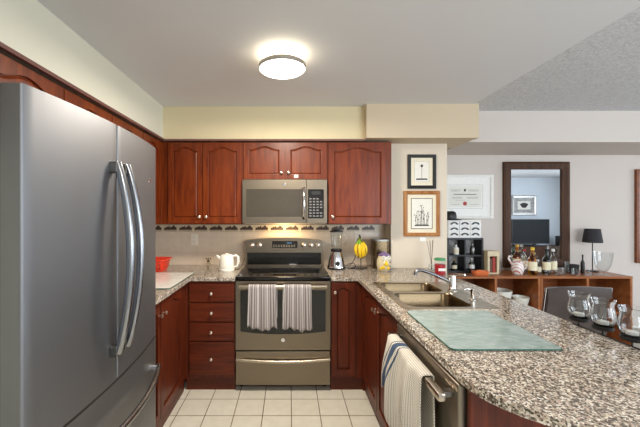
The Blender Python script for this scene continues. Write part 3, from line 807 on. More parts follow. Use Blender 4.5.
tag(mb.build('oven_mitt', 'black', smooth=60), 'dark bundle of cloth lying inside the red basket', 'cloth')
# kettle
t = thing('electric_kettle', 'white electric kettle on the left worktop near the oven', 'kettle', (-.555, 2.92, .915))
kx, ky = -.56, 2.92
MB().lathe([(.068, 0), (.070, .004), (.070, .016), (.066, .02)], (kx, ky, .9153), 32).build('base', 'white_plastic', t, smooth=40)
MB().lathe([(.064, .0205), (.067, .028), (.064, .08), (.058, .128), (.050, .140), (.03, .147), (.001, .148)], (kx, ky, .9155), 32).build('body', 'white_plastic', t, smooth=50)
mb = MB(); mb.tube([(kx-.052, ky-.01, 1.020), (kx-.075, ky-.012, 1.040), (kx-.088, ky-.014, 1.052)], [.018, .012, .008], 10); mb.build('spout', 'white_plastic', t, smooth=60)
mb = MB(); mb.tube([(kx+.050, ky, 1.045), (kx+.085, ky, 1.050), (kx+.103, ky, 1.035), (kx+.105, ky, .99), (kx+.095, ky, .955), (kx+.062, ky, .948)], [.011, .011, .012, .011, .010, .009], 10); mb.build('handle', 'white_plastic', t, smooth=60)
mb = MB(); mb.lathe([(.012, 0), (.014, .006), (.008, .010), (.001, .011)], (kx, ky, 1.062), 14); mb.build('lid_knob', 'white_plastic', t, smooth=50)
mb = MB(); mb.tube([(kx+.068, ky+.02, .921), (kx+.10, ky+.05, .920), (kx+.115, ky+.12, .93), (-.442, 3.15, .96), (-.440, 3.22, .98)], .003, 8); mb.build('cord', 'black', t, smooth=60)

# ------------------------------------------------------------------ right back corner things
# blender
bx, by = .440, 3.02
t = thing('blender', 'chrome blender with glass jar beside the oven on the right', 'blender', (bx, by, .915))
b = MB().lathe([(.080, 0), (.082, .006), (.082, .022), (.079, .03), (.068, .09), (.055, .135), (.048, .152), (.046, .158)], (bx, by, .9152), 36).build('base', 'chrome', t, smooth=40)
MB().lathe([(.084, .0), (.084, .014), (.0825, .015)], (bx, by, .9153), 36).build('foot_ring', 'black', b)
mb = MB(); mb.lathe([(.020, 0), (.020, -.010), (.016, -.014), (.001, -.014)], (bx, by-.072, .972), 20, 'y'); mb.build('dial', 'black', b, smooth=40)
MB().lathe([(.047, .158), (.052, .164), (.052, .182), (.040, .186)], (bx, by, .9152), 28).build('collar', 'black', t, smooth=40)
MB().lathe([(.038, .187), (.046, .200), (.058, .330), (.060, .338), (.057, .338), (.055, .330), (.043, .203), (.001, .196)], (bx, by, .9152), 28).build('jar', 'clear_thin', t, smooth=40)
MB().lathe([(.061, .339), (.061, .352), (.040, .356), (.025, .357), (.025, .366), (.001, .367)], (bx, by, .9152), 28).build('lid', 'black', t, smooth=40)
mb = MB(); mb.tube([(bx+.058, by, 1.245), (bx+.088, by, 1.235), (bx+.090, by, 1.18), (bx+.078, by, 1.13), (bx+.048, by, 1.125)], .007, 8); mb.build('handle', 'clear_thin', t, smooth=60)
mb = MB(); mb.tube([(bx+.08, by+.02, .925), (bx+.12, by+.03, .955), (bx+.165, by+.0, .965), (bx+.175, by-.03, .94), (bx+.13, by-.04, .922), (bx+.10, by, .921), (bx+.13, by+.06, .93), (bx+.17, by+.1, .96), (bx+.20, by+.14, .985), (.675, by+.2, 1.10), (.688, 3.243, 1.172)], .0035, 8); mb.build('cord', 'black', t, smooth=60)
# banana hanger with bananas
hx, hy = .655, 3.04
t = thing('banana_stand', 'dark metal banana stand holding the bunch of bananas', 'stand', (hx, hy, .915))
MB().lathe([(.075, 0), (.077, .005), (.072, .010), (.001, .011)], (hx, hy, .9152), 28).build('base', 'steel_dark', t, smooth=40)
mb = MB(); mb.tube([(hx+.03, hy+.055, .924), (hx+.03, hy+.060, 1.05), (hx+.028, hy+.058, 1.17), (hx+.02, hy+.04, 1.215), (hx+.008, hy+.015, 1.225), (hx, hy-.004, 1.215), (hx-.002, hy-.010, 1.203), (hx, hy-.002, 1.196)], .005, 8); mb.build('hook', 'steel_dark', t, smooth=60)
t = thing('banana_bunch', 'bunch of ripe yellow bananas with green tops hanging from its stand', 'bananas', (hx, hy-.02, 1.0))
mb = MB(); mb.tube([(hx, hy-.004, 1.208), (hx+.001, hy-.016, 1.195), (hx, hy-.02, 1.180)], [.006, .010, .013], 8); mb.build('stem', 'banana_tip', t, smooth=60)
for k, (ox, oy, dz) in enumerate(((-.046, -.010, .010), (-.016, -.026, 0), (.016, -.024, .006), (.044, -.006, .016), (.0, .012, .012))):
    px_ = []; rr = []
    for i in range(13):
        s_ = i/12; b = math.sin(PI*min(1, s_*.85+.02))
        px_.append((hx+ox*(.10+.95*b)-.012*s_**3*(1 if ox > 0 else -1)*0+.010*s_, hy-.045+oy*b*1.5, 1.186-(.178-dz)*s_))
        rr.append([.0055, .0075, .0115, .0145, .0160, .0165, .0165, .0165, .0155, .0140, .0115, .0075, .0035][i])
    mb = MB(); mb.tube(px_, rr, 6); bn = mb.build('banana', 'banana', t, smooth=35)
    mb = MB(); mb.tube(px_[:3] if k > 1 else px_[:4], [r+.0006 for r in (rr[:3] if k > 1 else rr[:4])], 6); mb.build('neck', 'banana_green' if k < 2 else 'banana_tip', bn, smooth=60)
    mb = MB(); mb.tube(px_[-2:], [rr[-2]+.0004, rr[-1]+.0006], 6); mb.build('tip', 'book_brown', bn, smooth=60)
# steel canister box
t = thing('bread_canister', 'tall brushed steel canister standing in the corner by the pier', 'canister', (.86, 3.06, .915))
L = []
mb = MB(); mb.prism(rrect(.785, .930, 3.00, 3.14, .030), .9152, 1.170); mb.build('body', 'steel_bowl', t, smooth=40)
mb = MB(); mb.prism(rrect(.783, .932, 2.998, 3.142, .030), 1.1705, 1.186); mb.build('lid', 'steel_dark', t, smooth=40)
# decorated jar
jx, jy = .850, 2.905
t = thing('cookie_jar', 'ceramic jar painted with yellow pears, white bow on top, before the steel canister', 'jar', (jx, jy, .915))
MB().lathe([(.050, 0), (.058, .006), (.064, .05), (.062, .10), (.050, .130), (.047, .135)], (jx, jy, .9152), 28).build('body', 'cream_box', t, smooth=50)
MB().lathe([(.052, .136), (.053, .144), (.035, .155), (.012, .160), (.014, .172), (.001, .176)], (jx, jy, .9152), 28).build('lid', 'purple', t, smooth=50)
mb = MB()
for ang, z, r in ((-1.95, .955, .020), (-1.55, .985, .024), (-1.2, .950, .020), (-2.3, .945, .016)):
    cx, cy = jx+.055*math.cos(ang), jy+.055*math.sin(ang)
    mb.lathe([(.001, -r), (r*.8, -r*.5), (r*.9, 0), (r*.5, r*.8), (r*.3, r*1.2), (.001, r*1.4)], (cx, cy, z), 12)
mb.build('pear', 'banana', t, smooth=60)
mb = MB()
for ang, z in ((-1.0, .965), (-.9, 1.0), (-.85, .94)): mb.lathe([(.001, -.016), (.014, 0), (.001, .016)], (jx+.056*math.cos(ang), jy+.056*math.sin(ang), z), 10)
mb.build('plum', 'purple', t, smooth=60)
mb = MB()
for s_ in (-1, 1): mb.tube([(jx, jy-.060, 1.035), (jx+s_*.022, jy-.068, 1.055), (jx+s_*.040, jy-.062, 1.045), (jx+s_*.030, jy-.064, 1.028), (jx, jy-.060, 1.035)], .006, 8)
for s_ in (-1, 1): mb.tube([(jx, jy-.060, 1.035), (jx+s_*.014, jy-.064, 1.01), (jx+s_*.02, jy-.066, .99)], .004, 6)
mb.build('bow', 'white', t, smooth=60)

# reed diffuser + red candle
t = thing('reed_diffuser', 'small clear reed diffuser with brown sticks on the worktop before the pier', 'diffuser', (1.285, 2.93, .915))
MB().lathe([(.024, 0), (.027, .004), (.027, .05), (.012, .062), (.011, .075), (.008, .075), (.009, .06), (.023, .048), (.023, .005), (.001, .005)], (1.285, 2.93, .9152), 20).build('bottle', 'clear_thin', t, smooth=50)
for dx, dy in ((-.035, .01), (-.022, -.02), (-.010, .015), (.006, -.01), (.020, .012)):
    mb = MB(); mb.tube([(1.285-dx*.2, 2.93-dy*.2, .922), (1.285+dx, 2.93+dy, 1.185+dx*.3)], .0016, 6); mb.build('reed', 'book_brown', t)
t = thing('candle_jar', 'red candle in a glass with a green lid on the worktop near the organizer', 'candle', (1.272, 2.74, .915))
MB().lathe([(.040, 0), (.042, .004), (.042, .085), (.001, .086)], (1.272, 2.74, .9152), 26).build('wax', 'red_wax', t, smooth=40)
MB().lathe([(.0425, .0), (.0430, .004), (.0430, .118), (.0425, .118)], (1.272, 2.74, .9152), 26, cap=False).build('glass', 'clear_thin', t, smooth=40)
MB().lathe([(.045, .1185), (.045, .132), (.040, .136), (.001, .137)], (1.272, 2.74, .9152), 26).build('lid', 'green_lid', t, smooth=40)
box(1.240, 1.300, 2.6955, 2.6965, .950, .972).build('label_strip', 'white', t)

# ------------------------------------------------------------------ framed pictures
def frame(x0, x1, z0, z1, yb, wd, depth, fmat, matmat, margin, label, name='picture_frame', cat='picture', mirror=False, art=None, flip=1):
    """yb: wall plane; flip 1 faces -Y, -1 faces +Y"""
    t = thing(name, label, cat, ((x0+x1)/2, yb-flip*.01, z0))
    f = (lambda a, b, h: (a, yb-flip*h, b))
    mb = MB(); O = [(x0, z0), (x1, z0), (x1, z1), (x0, z1)]
    prof = [(0, .0005), (0, depth*.8), (wd*.25, depth), (wd*.6, depth*.85), (wd, depth*.6), (wd, .002)]
    L = [[f(a, b, h) for a, b in ((x0+i, z0+i), (x1-i, z0+i), (x1-i, z1-i), (x0+i, z1-i))] for i, h in prof]
    mb.loft(L, False, False); mb.prism([(x0+.001, z0+.001), (x1-.001, z0+.001), (x1-.001, z1-.001), (x0+.001, z1-.001)], .0005, .003, f)
    fr = mb.build('frame', fmat, t)
    ins = wd-.002
    mb = MB(); mb.prism([(x0+ins, z0+ins), (x1-ins, z0+ins), (x1-ins, z1-ins), (x0+ins, z1-ins)], .003, .006, f)
    mt = mb.build('mirror_glass' if mirror else 'mat', matmat, t)
    if art: art(t, f, x0+ins+margin, x1-ins-margin, z0+ins+margin, z1-ins-margin, mt)
    return t, f
def art_flower(t, f, x0, x1, z0, z1, mt):
    mb = MB(); mb.prism([(x0, z0), (x1, z0), (x1, z1), (x0, z1)], .006, .0066, f); p = mb.build('print', 'paper', t)
    mb = MB(); w_ = x1-x0; h_ = z1-z0; cx = (x0+x1)/2
    mb.prism([(x0+w_*.1, z0+h_*.10), (x1-w_*.1, z0+h_*.10), (x1-w_*.15, z0+h_*.17), (x0+w_*.15, z0+h_*.17)], .0066, .007, f)
    mb.prism([(cx-.0015, z0+h_*.17), (cx+.0015, z0+h_*.17), (cx+.0015, z0+h_*.78), (cx-.0015, z0+h_*.78)], .0066, .007, f)
    mb.prism([(cx+.012*math.cos(a), z0+h_*.78+.014*math.sin(a)) for a in [2*PI*k/12 for k in range(12)]], .0066, .0071, f)
    mb.build('drawing', 'ink', p)
    mb = MB(); L = .0012
    for (a, b, c, d) in ((x0, x1, z0, z0+L), (x0, x1, z1-L, z1), (x0, x0+L, z0, z1), (x1-L, x1, z0, z1)): mb.prism([(a, c), (b, c), (b, d), (a, d)], .0066, .0069, f)
    mb.build('outline', 'ink_light', p)
def art_sketch(t, f, x0, x1, z0, z1, mt):
    mb = MB(); mb.prism([(x0-.006, z0-.006), (x1+.006, z0-.006), (x1+.006, z1+.006), (x0-.006, z1+.006)], .006, .0063, f); mb.build('inner_line', 'ink', t)
    mb = MB(); mb.prism([(x0, z0), (x1, z0), (x1, z1), (x0, z1)], .0063, .0068, f); p = mb.build('print', 'paper', t)
    mb = MB(); w_ = x1-x0; h_ = z1-z0; rnd = random.Random(4)
    for i in range(9):
        bx_ = x0+w_*(.22+.07*i); hh = h_*(.35+.45*math.sin(PI*(i+1)/10)*rnd.uniform(.6, 1)); lean = w_*rnd.uniform(-.06, .08)
        mb.prism([(bx_-.002, z0+h_*.1), (bx_+.003, z0+h_*.1), (bx_+lean+.002, z0+hh), (bx_+lean-.001, z0+hh)], .0068, .0070+i*.00002, f)
        for q in range(3):
            zz = z0+h_*.15+(hh-h_*.15)*(q+1)/3; xx = bx_+lean*(q+1)/3; s_ = 1 if (i+q) % 2 else -1
            mb.prism([(xx, zz-.006), (xx+s_*.012, zz+.003), (xx+s_*.006, zz+.010)], .0068, .00702+i*.00002, f)
    mb.prism([(x0+w_*.12, z0+h_*.08), (x1-w_*.12, z0+h_*.08), (x1-w_*.2, z0+h_*.13), (x0+w_*.2, z0+h_*.13)], .0068, .0072, f)
    mb.build('drawing', 'ink', p)
frame(1.115, 1.380, 1.660, 1.980, 3.06, .030, .02, 'iron', 'mat_cream', .035, 'small black-framed print of a single flower, upper picture on the pier', art=art_flower)
frame(1.078, 1.417, 1.213, 1.639, 3.06, .034, .022, 'oak', 'mat_cream', .042, 'oak-framed ink sketch of stalks, lower picture on the pier', art=art_sketch)
tag(box(1.230, 1.286, 3.056, 3.0598, 1.165, 1.203, .001).build('wall_card', 'white'), 'small white card on the pier below the oak-framed sketch', 'card')
# certificate
def art_cert(t, f, x0, x1, z0, z1, mt):
    mb = MB(); mb.prism([(x0, z0), (x1, z0), (x1, z1), (x0, z1)], .006, .007, f); p = mb.build('document', 'cert', t)
    mb = MB(); w_ = x1-x0; h_ = z1-z0
    def ln(a, b, v, th=.003): mb.prism([(x0+w_*a, z0+h_*v), (x0+w_*b, z0+h_*v), (x0+w_*b, z0+h_*v+th), (x0+w_*a, z0+h_*v+th)], .007, .0075, f)
    for a, b, v, th in ((.08, .38, .82, .003), (.60, .92, .82, .003), (.08, .34, .77, .002), (.64, .92, .77, .002), (.15, .85, .60, .007), (.1, .42, .47, .003), (.56, .9, .47, .003), (.1, .42, .42, .002), (.56, .9, .42, .002), (.2, .5, .33, .002), (.66, .92, .12, .002), (.08, .34, .12, .002)): ln(a, b, v, th)
    mb.prism([(x0+w_*.5+.012*math.cos(a), z0+h_*.82+.016*math.sin(a)) for a in [2*PI*k/10 for k in range(10)]], .007, .0076, f)
    mb.build('lettering', 'ink', p)
    mb = MB(); mb.prism([(x0+w_*.5+.022*math.cos(a)*(1+.08*(k % 2)), z0+h_*.17+.022*math.sin(a)*(1+.08*(k % 2))) for k, a in enumerate([2*PI*k/24 for k in range(24)])], .007, .0078, f); mb.build('seal', 'seal', p, 'red wax-like seal')
    mb = MB(); L = .002; e = .018
    for (a, b, c, d) in ((x0-e, x1+e, z0-e, z0-e+L), (x0-e, x1+e, z1+e-L, z1+e), (x0-e, x0-e+L, z0-e, z1+e), (x1+e-L, x1+e, z0-e, z1+e)): mb.prism([(a, c), (b, c), (b, d), (a, d)], .006, .0066, f)
    mb.build('outline', 'ink_light', t)
frame(1.68, 2.318, 1.365, 1.865, 3.7, .030, .022, 'white', 'white', .105, 'white-framed certificate with a red seal on the dining wall', 'certificate', 'certificate', art=art_cert)
# mirror
def mirror_mat():
    t = NT('mirror'); return t.base((.9, .92, .93, 1), .01, 1.0)
M['mirror'] = mirror_mat()
tm, fm = frame(2.43, 3.175, .815, 2.010, 3.7, .085, .035, 'dark_wood', 'mirror', 0, 'tall rectangular mirror in a dark beaded frame above the sideboards', 'wall_mirror', 'mirror', mirror=True)
mb = MB()
for s_ in range(2):
    for k in range(46):
        z = .835+k*(1.155/45)
        mb.lathe([(.001, -.004), (.006, -.002), (.006, .002), (.001, .004)], ((2.452, 3.153)[s_], 3.665, z), 6)
for k in range(28):
    x = 2.452+k*(.701/27)
    for z in (.837, 1.988): mb.lathe([(.001, -.004), (.006, -.002), (.006, .002), (.001, .004)], (x, 3.665, z), 6)
mb.build('beading', 'gold_bead', tm, 'dull gold beads')
frame(3.93, 4.50, .865, 1.925, 3.7, .075, .035, 'teak_dark', 'living_paint' if False else 'mirror', 0, 'brown wood frame cut off by the right edge of the photo', 'wall_mirror', 'mirror', mirror=True)

# ------------------------------------------------------------------ sideboards
def sideboard(x0, x1, xd, label):
    t = thing('sideboard', label, 'sideboard', ((x0+x1)/2, 3.48, 0), 'orange wood open sideboards')
    y0, y1 = 3.30, 3.678
    box(x0, x1, y0, y1, .764, .786, .002).build('top', 'teak', t)
    for x in (x0, x1-.022): box(x, x+.022, y0+.003, y1, .0005, .764).build('side_panel', 'teak', t)
    box(xd-.011, xd+.011, y0+.006, y1-.01, .06, .764).build('divider', 'teak', t)
    box(x0+.022, x1-.022, y1-.01, y1, .06, .764).build('back_panel', 'teak_dark', t)
    box(x0+.022, x1-.022, y0+.006, y1-.01, .06, .08).build('shelf', 'teak', t)
    for a, b in ((x0+.022, xd-.011), (xd+.011, x1-.022)):
        box(a, b, y0+.012, y1-.01, .400, .418).build('shelf', 'teak', t)
    box(x0+.022, x1-.022, y0+.04, y0+.055, .0005, .06).build('plinth', 'teak_dark', t)
sideboard(1.630, 2.556, 2.105, 'left orange wood sideboard holding white bowls, beside the black organizer')
sideboard(2.560, 3.492, 3.040, 'right orange wood sideboard, under the table lamp')
def bowl(x, y, z, r, h, label, mat='ceramic_white', grp=None, nm='bowl', cat='bowl'):
    mb = MB(); mb.lathe([(r*.4, 0), (r*.42, .004), (r*.8, h*.45), (r, h), (r-.004, h), (r*.78, h*.5), (r*.35, .01), (.001, .009)], (x, y, z), 28)
    return tag(mb.build(nm, mat, smooth=50), label, cat, grp)
zb = .4185
for k, (x, r) in enumerate(((2.27, .10), (2.27, .105))):
    pass
bowl(2.235, 3.44, zb, .11, .20, 'tall white bowl on the left sideboard shelf, nearest the divider')
bowl(2.442, 3.43, zb, .082, .13, 'low white bowl on the left sideboard shelf, right of the tall one')
bowl(1.96, 3.45, zb, .10, .14, 'white bowl on the left sideboard shelf, left of the divider')
for x, h, r, lab in ((3.14, .15, .04, 'stemless glass tumbler on the right sideboard shelf beside the divider'), (3.25, .19, .05, 'tall glass jug on the right sideboard shelf, in the middle'), (3.37, .14, .045, 'short glass tumbler on the right sideboard shelf near its end')):
    mb = MB(); mb.lathe([(r*.8, 0), (r*.85, .003), (r, h), (r-.003, h), (r*.78, .008), (.001, .007)], (x, 3.42, zb), 20); tag(mb.build('tumbler', 'clear_thin', smooth=50), lab, 'glass')

# ------------------------------------------------------------------ organizer and things around it
ZS = .7862
ox0, ox1, oy0, oy1 = 1.706, 2.095, 3.50, 3.66
t = thing('cubby_organizer', 'black four-cubby organizer box on the left sideboard', 'organizer', ((ox0+ox1)/2, 3.5, ZS))
zt = ZS+.375
for (a, b, c, d) in ((ox0, ox1, ZS, ZS+.02), (ox0, ox1, zt-.02, zt), (ox0, ox0+.02, ZS+.02, zt-.02), (ox1-.02, ox1, ZS+.02, zt-.02)):
    box(a, b, oy0, oy1, c, d, .001).build('panel', 'black', t)
xm = (ox0+ox1)/2+.0; zm = ZS+.185
box(ox0+.02, ox1-.02, oy0+.002, oy1-.008, zm-.008, zm+.008).build('shelf', 'black', t)
box(xm-.007, xm+.007, oy0+.002, oy1-.008, ZS+.02, zm-.008).build('divider', 'black', t)
box(xm-.007, xm+.007, oy0+.002, oy1-.008, zm+.008, zt-.02).build('divider', 'black', t)
box(ox0+.02, ox1-.02, oy1-.008, oy1, ZS+.02, zt-.02).build('back_panel', 'photo_grey', t, 'mottled grey back panel')
def bottle(x, y, z, r, h, gmat, lmat, cmat, label, neck=.35, nm='liquor_bottle', cat='bottle', grp=None):
    t = thing(nm, label, cat, (x, y, z), grp)
    hb = h*(1-neck); rn = r*.36
    MB().lathe([(r*.93, 0), (r, .004), (r, hb*.86), (r*.8, hb*.96), (rn*1.1, hb*1.08), (rn, h*.78), (rn, h*.92)], (x, y, z), 22).build('body', gmat, t, smooth=50)
    if lmat: MB().lathe([(r+.0006, hb*.25), (r+.0006, hb*.75)], (x, y, z), 22, cap=False).build('label', lmat, t, smooth=50)
    MB().lathe([(rn*1.15, h*.90), (rn*1.2, h*.91), (rn*1.2, h*.995), (rn, h)], (x, y, z), 14).build('cap', cmat, t, smooth=40)
    return t
bottle(1.82, 3.545, zm+.0083, .030, .12, 'white', 'label_cream', 'black', 'small white bottle in the upper left cubby of the organizer', nm='bottle')
bottle(2.00, 3.545, zm+.0083, .026, .135, 'steel_dark', None, 'black', 'dark grey bottle in the upper right cubby of the organizer', nm='bottle')
bottle(1.80, 3.545, ZS+.0203, .028, .12, 'green_glass', 'label_cream', 'cap_gold', 'green bottle in the lower left cubby of the organizer', nm='bottle')
bottle(1.99, 3.545, ZS+.0203, .030, .13, 'steel_dark', 'white', 'white', 'grey bottle with a white cap in the lower right cubby of the organizer', nm='bottle')
# mini drawer chest
t = thing('mini_drawer_chest', 'white chest of nine tiny drawers with black cup pulls on top of the organizer', 'drawers', (1.9, 3.5, zt))
cz0, cz1 = zt+.0003, zt+.192; cx0, cx1 = 1.716, 2.077
box(cx0, cx1, 3.515, 3.655, cz0, cz1, .002).build('case', 'white', t)
for r_ in range(3):
    for c_ in range(3):
        w_ = (cx1-cx0-.016)/3; h_ = (cz1-cz0-.016)/3
        x = cx0+.008+c_*w_; z = cz0+.008+r_*h_
        d = box(x+.003, x+w_-.003, 3.506, 3.5149, z+.003, z+h_-.003, .002).build('drawer', 'white', t)
        mb = MB(); cxx = x+w_/2; zz = z+h_*.5
        outer_ = [(cxx+.040*math.cos(a), zz-.010+.028*math.sin(a)) for a in [PI*k/10 for k in range(11)]]
        inner_ = [(cxx+.025*math.cos(a), zz-.010+.014*math.sin(a)) for a in [PI-PI*k/10 for k in range(11)]]
        mb.prism(outer_+inner_, 0, .010, YF(3.506)); mb.build('pull', 'black', d)
# hat
t = thing('felt_hat', 'black felt hat resting on the left of the tiny white drawers', 'hat', (1.78, 3.5, cz1))
MB().lathe([(.105, 0), (.108, .003), (.100, .008), (.065, .016), (.001, .016)], (1.775, 3.56, cz1+.0003), 28, sy=.85).build('brim', 'black', t, smooth=60)
MB().lathe([(.066, .0165), (.066, .05), (.056, .085), (.035, .098), (.001, .094)], (1.765, 3.56, cz1+.0003), 28, sy=.85).build('crown', 'black', t, smooth=60)
# orange napkin tray
t = thing('orange_tray', 'orange dish lying on the left sideboard before the organizer', 'dish', (1.97, 3.35, ZS))
mb = MB(); L = []
for ins, z, r in ((.02, 0, .02), (.012, .006, .025), (.0, .045, .03), (.004, .047, .03), (.016, .012, .025), (.026, .010, .02)):
    L.append([(a, b, ZS+.0003+z) for a, b in rrect(1.885+ins, 2.055-ins, 3.305+ins, 3.392-ins, r)])
mb.loft(L); mb.build('tray', 'orange_tray', t, smooth=50)
mb = MB(); mb.lathe([(.001, 0), (.02, .006), (.03, .025), (.02, .045), (.001, .05)], (1.965, 3.348, ZS+.0108), 18, sx=1.6)
tag(mb.build('papaya', 'orange_tray', smooth=60), 'orange fruit half lying in the orange dish', 'fruit')
# letter rack
t = thing('letter_rack', 'cream upright open rack right of the black organizer', 'rack', (2.19, 3.42, ZS))
rx0, rx1, ry0, ry1 = 2.104, 2.226, 3.44, 3.55
for (a, b, c, d) in ((rx0, rx0+.022, ZS, ZS+.185), (rx1-.022, rx1, ZS, ZS+.185), (rx0+.022, rx1-.022, ZS, ZS+.012)): box(a, b, ry0, ry1, c, d, .001).build('panel', 'cream_box', t)
box(rx0-.004, rx1+.004, ry0-.004, ry1+.004, ZS+.1852, ZS+.24, .003).build('top', 'cream_box', t)
tag(box(2.130, 2.158, ry0+.01, ry1-.01, ZS+.0122, ZS+.160, .001).build('book', 'book_brown'), 'brown book standing in the cream rack', 'book')
tag(box(2.162, 2.192, ry0+.01, ry1-.01, ZS+.0122, ZS+.172, .001).build('book', 'book_red'), 'red book standing in the cream rack', 'book')
# small glass
def tumbler(x, y, r, h, label, mat='clear_thin'):
    mb = MB(); mb.lathe([(r*.8, 0), (r*.84, .003), (r, h), (r-.003, h), (r*.76, .010), (.001, .009)], (x, y, ZS), 20)
    return tag(mb.build('tumbler', mat, smooth=50), label, 'glass')
tumbler(2.278, 3.52, .028, .12, 'clear tumbler on the left sideboard between cream rack and striped pitcher')
# striped pitcher
def candy():
    t = NT('candy_stripe'); tc = t.n('ShaderNodeTexCoord'); w_ = t.n('ShaderNodeTexWave', wave_type='BANDS', bands_direction='DIAGONAL'); w_.inputs['Scale'].default_value = 16; w_.inputs['Distortion'].default_value = 2
    t.l(tc.outputs['Object'], w_.inputs['Vector']); return t.base(t.ramp(w_.outputs['Fac'], [(0, srgb(196, 96, 90)), (.13, srgb(232, 230, 226))], 'CONSTANT'), .2)
M['candy'] = candy()
px0, py0 = 2.405, 3.42
t = thing('striped_pitcher', 'white pitcher with red stripes on the left sideboard before the mirror', 'pitcher', (px0, py0, ZS))
MB().lathe([(.040, 0), (.046, .004), (.058, .05), (.055, .09), (.042, .125), (.046, .140), (.043, .140), (.038, .125), (.05, .09), (.05, .05), (.001, .012)], (px0, py0, ZS+.0002), 28).build('body', 'candy', t, smooth=50)
MB().tube([(px0-.052, py0, ZS+.10), (px0-.080, py0, ZS+.135), (px0-.095, py0, ZS+.17), (px0-.088, py0, ZS+.192), (px0-.070, py0, ZS+.186)], [.012, .011, .010, .009, .008], 10).build('spout', 'candy', t, smooth=60)
MB().tube([(px0+.050, py0, ZS+.115), (px0+.080, py0, ZS+.13), (px0+.093, py0, ZS+.105), (px0+.085, py0, ZS+.065), (px0+.054, py0, ZS+.050)], .008, 10).build('handle', 'candy', t, smooth=60)
# bottles
bottle(2.50, 3.56, ZS, .042, .30, 'honey', 'label_cream', 'cap_gold', 'amber liquor bottle behind the striped pitcher')
bottle(2.548, 3.40, ZS, .040, .285, 'amber', 'label_cream', 'label_yellow', 'honey-coloured bottle with yellow cap right of the pitcher')
bottle(2.635, 3.44, ZS, .026, .15, 'clear_thin', 'label_cream', 'white', 'small clear bottle between the honey-coloured and the dark green bottle')
bottle(2.585, 3.57, ZS, .034, .25, 'clear_thin', 'label_cream', 'book_red', 'clear bottle with red cap standing behind the honey-coloured bottle')
bottle(2.725, 3.44, ZS, .036, .265, 'green_glass', 'label_cream', 'black', 'dark green bottle with cream label in front of the mirror')
bottle(2.812, 3.46, ZS, .034, .262, 'clear_thin', 'label_cream', 'white', 'clear bottle with cream label right of the dark green bottle')
bottle(2.70, 3.58, ZS, .032, .21, 'green_glass', None, 'cap_gold', 'small green bottle half hidden behind the two labelled bottles')
for i, (x, y, r, h, lab) in enumerate(((2.665, 3.35, .024, .06, 'tiny shot glass before the dark green bottle'), (2.775, 3.35, .024, .062, 'tiny shot glass before the clear labelled bottle'),
        (2.875, 3.40, .026, .075, 'low clear glass just right of the labelled bottles'), (2.955, 3.36, .028, .07, 'low clear glass below the mirror corner, second from the bottles'), (2.965, 3.47, .024, .13, 'tall clear glass before the right edge of the mirror'))):
    tumbler(x, y, r, h, lab)
# dark dish with glasses
mb = MB(); mb.lathe([(.05, 0), (.052, .003), (.065, .09), (.062, .09), (.045, .01), (.001, .009)], (3.045, 3.50, ZS), 24)
tag(mb.build('bowl', 'black', smooth=50), 'small black bowl on the right sideboard left of the lamp', 'bowl')
bottle(3.135, 3.47, ZS, .018, .20, 'black', None, 'black', 'slim black bottle beside the table lamp', nm='bottle')
tumbler(3.11, 3.36, .022, .06, 'tiny clear glass before the slim black bottle')
# table lamp
lx, ly = 3.338, 3.575
t = thing('table_lamp', 'slender table lamp with black shade on the right sideboard', 'lamp', (lx, ly, ZS))
MB().lathe([(.055, 0), (.056, .004), (.045, .010), (.008, .014)], (lx, ly, ZS+.0002), 28).build('base', 'iron', t, smooth=40)
MB().lathe([(.005, .014), (.005, .42)], (lx, ly, ZS+.0002), 10).build('pole', 'iron', t)
MB().lathe([(.088, .320), (.068, .470), (.066, .470), (.086, .320)], (lx, ly, ZS+.0002), 36, cap=False).build('lamp_shade', 'shade_black', t, smooth=40)
mb = MB(); mb.lathe([(.006, .415), (.006, .422)], (lx, ly, ZS), 8)
for a in (0, PI/2): mb.tube([(lx-.072*math.cos(a), ly-.072*math.sin(a), ZS+.42), (lx+.072*math.cos(a), ly+.072*math.sin(a), ZS+.42)], .0015, 6)
mb.build('spider', 'iron', t)
MB().lathe([(.008, .375), (.028, .405), (.020, .43), (.001, .437)], (lx, ly, ZS-.01), 14).build('bulb', 'white', t, smooth=60)
# glass vase
vx, vy = 3.275, 3.39
t = thing('glass_vase', 'large clear glass goblet vase on the right sideboard in front of the lamp', 'vase', (vx, vy, ZS))
MB().lathe([(.046, 0), (.046, .003), (.012, .010), (.011, .022), (.030, .036), (.052, .070), (.066, .110), (.076, .160), (.080, .235), (.078, .235), (.0735, .160), (.0635, .111), (.0495, .072), (.026, .041), (.001, .034)], (vx, vy, ZS+.0002), 36).build('body', 'clear_thin', t, smooth=60)

# ------------------------------------------------------------------ candle holder on the peninsula edge
t = thing('candle_holder', 'black iron rail holding glass candle cups along the peninsula edge', 'candle holder', (1.315, 1.40, .915))
xr = 1.325
mb = MB(); mb.tube([(xr, 1.52, .9185), (xr, 1.30, .9185), (xr, 1.10, .9185)], .003, 8); mb.build('rail', 'iron', t, smooth=60)
cups = [1.485, 1.372, 1.255, 1.135]
labs = ['clear glass candle cup farthest along the iron rail', 'clear glass candle cup in the middle of the iron rail, second from the far end', 'clear glass candle cup at the right edge of the photo', 'nearest glass candle cup, outside the frame on the iron rail']
for y, lab in zip(cups, labs):
    y_ = y
    mb = MB(); mb.tube([(xr, y_, .920), (xr, y_, .942)], .0032, 8); mb.build('stem', 'iron', t)
    MB().lathe([(.012, .940), (.032, .943), (.035, .947), (.035, .957), (.033, .957), (.031, .948), (.001, .947)], (xr, y_, 0), 28).build('cup_tray', 'iron', t, smooth=50)
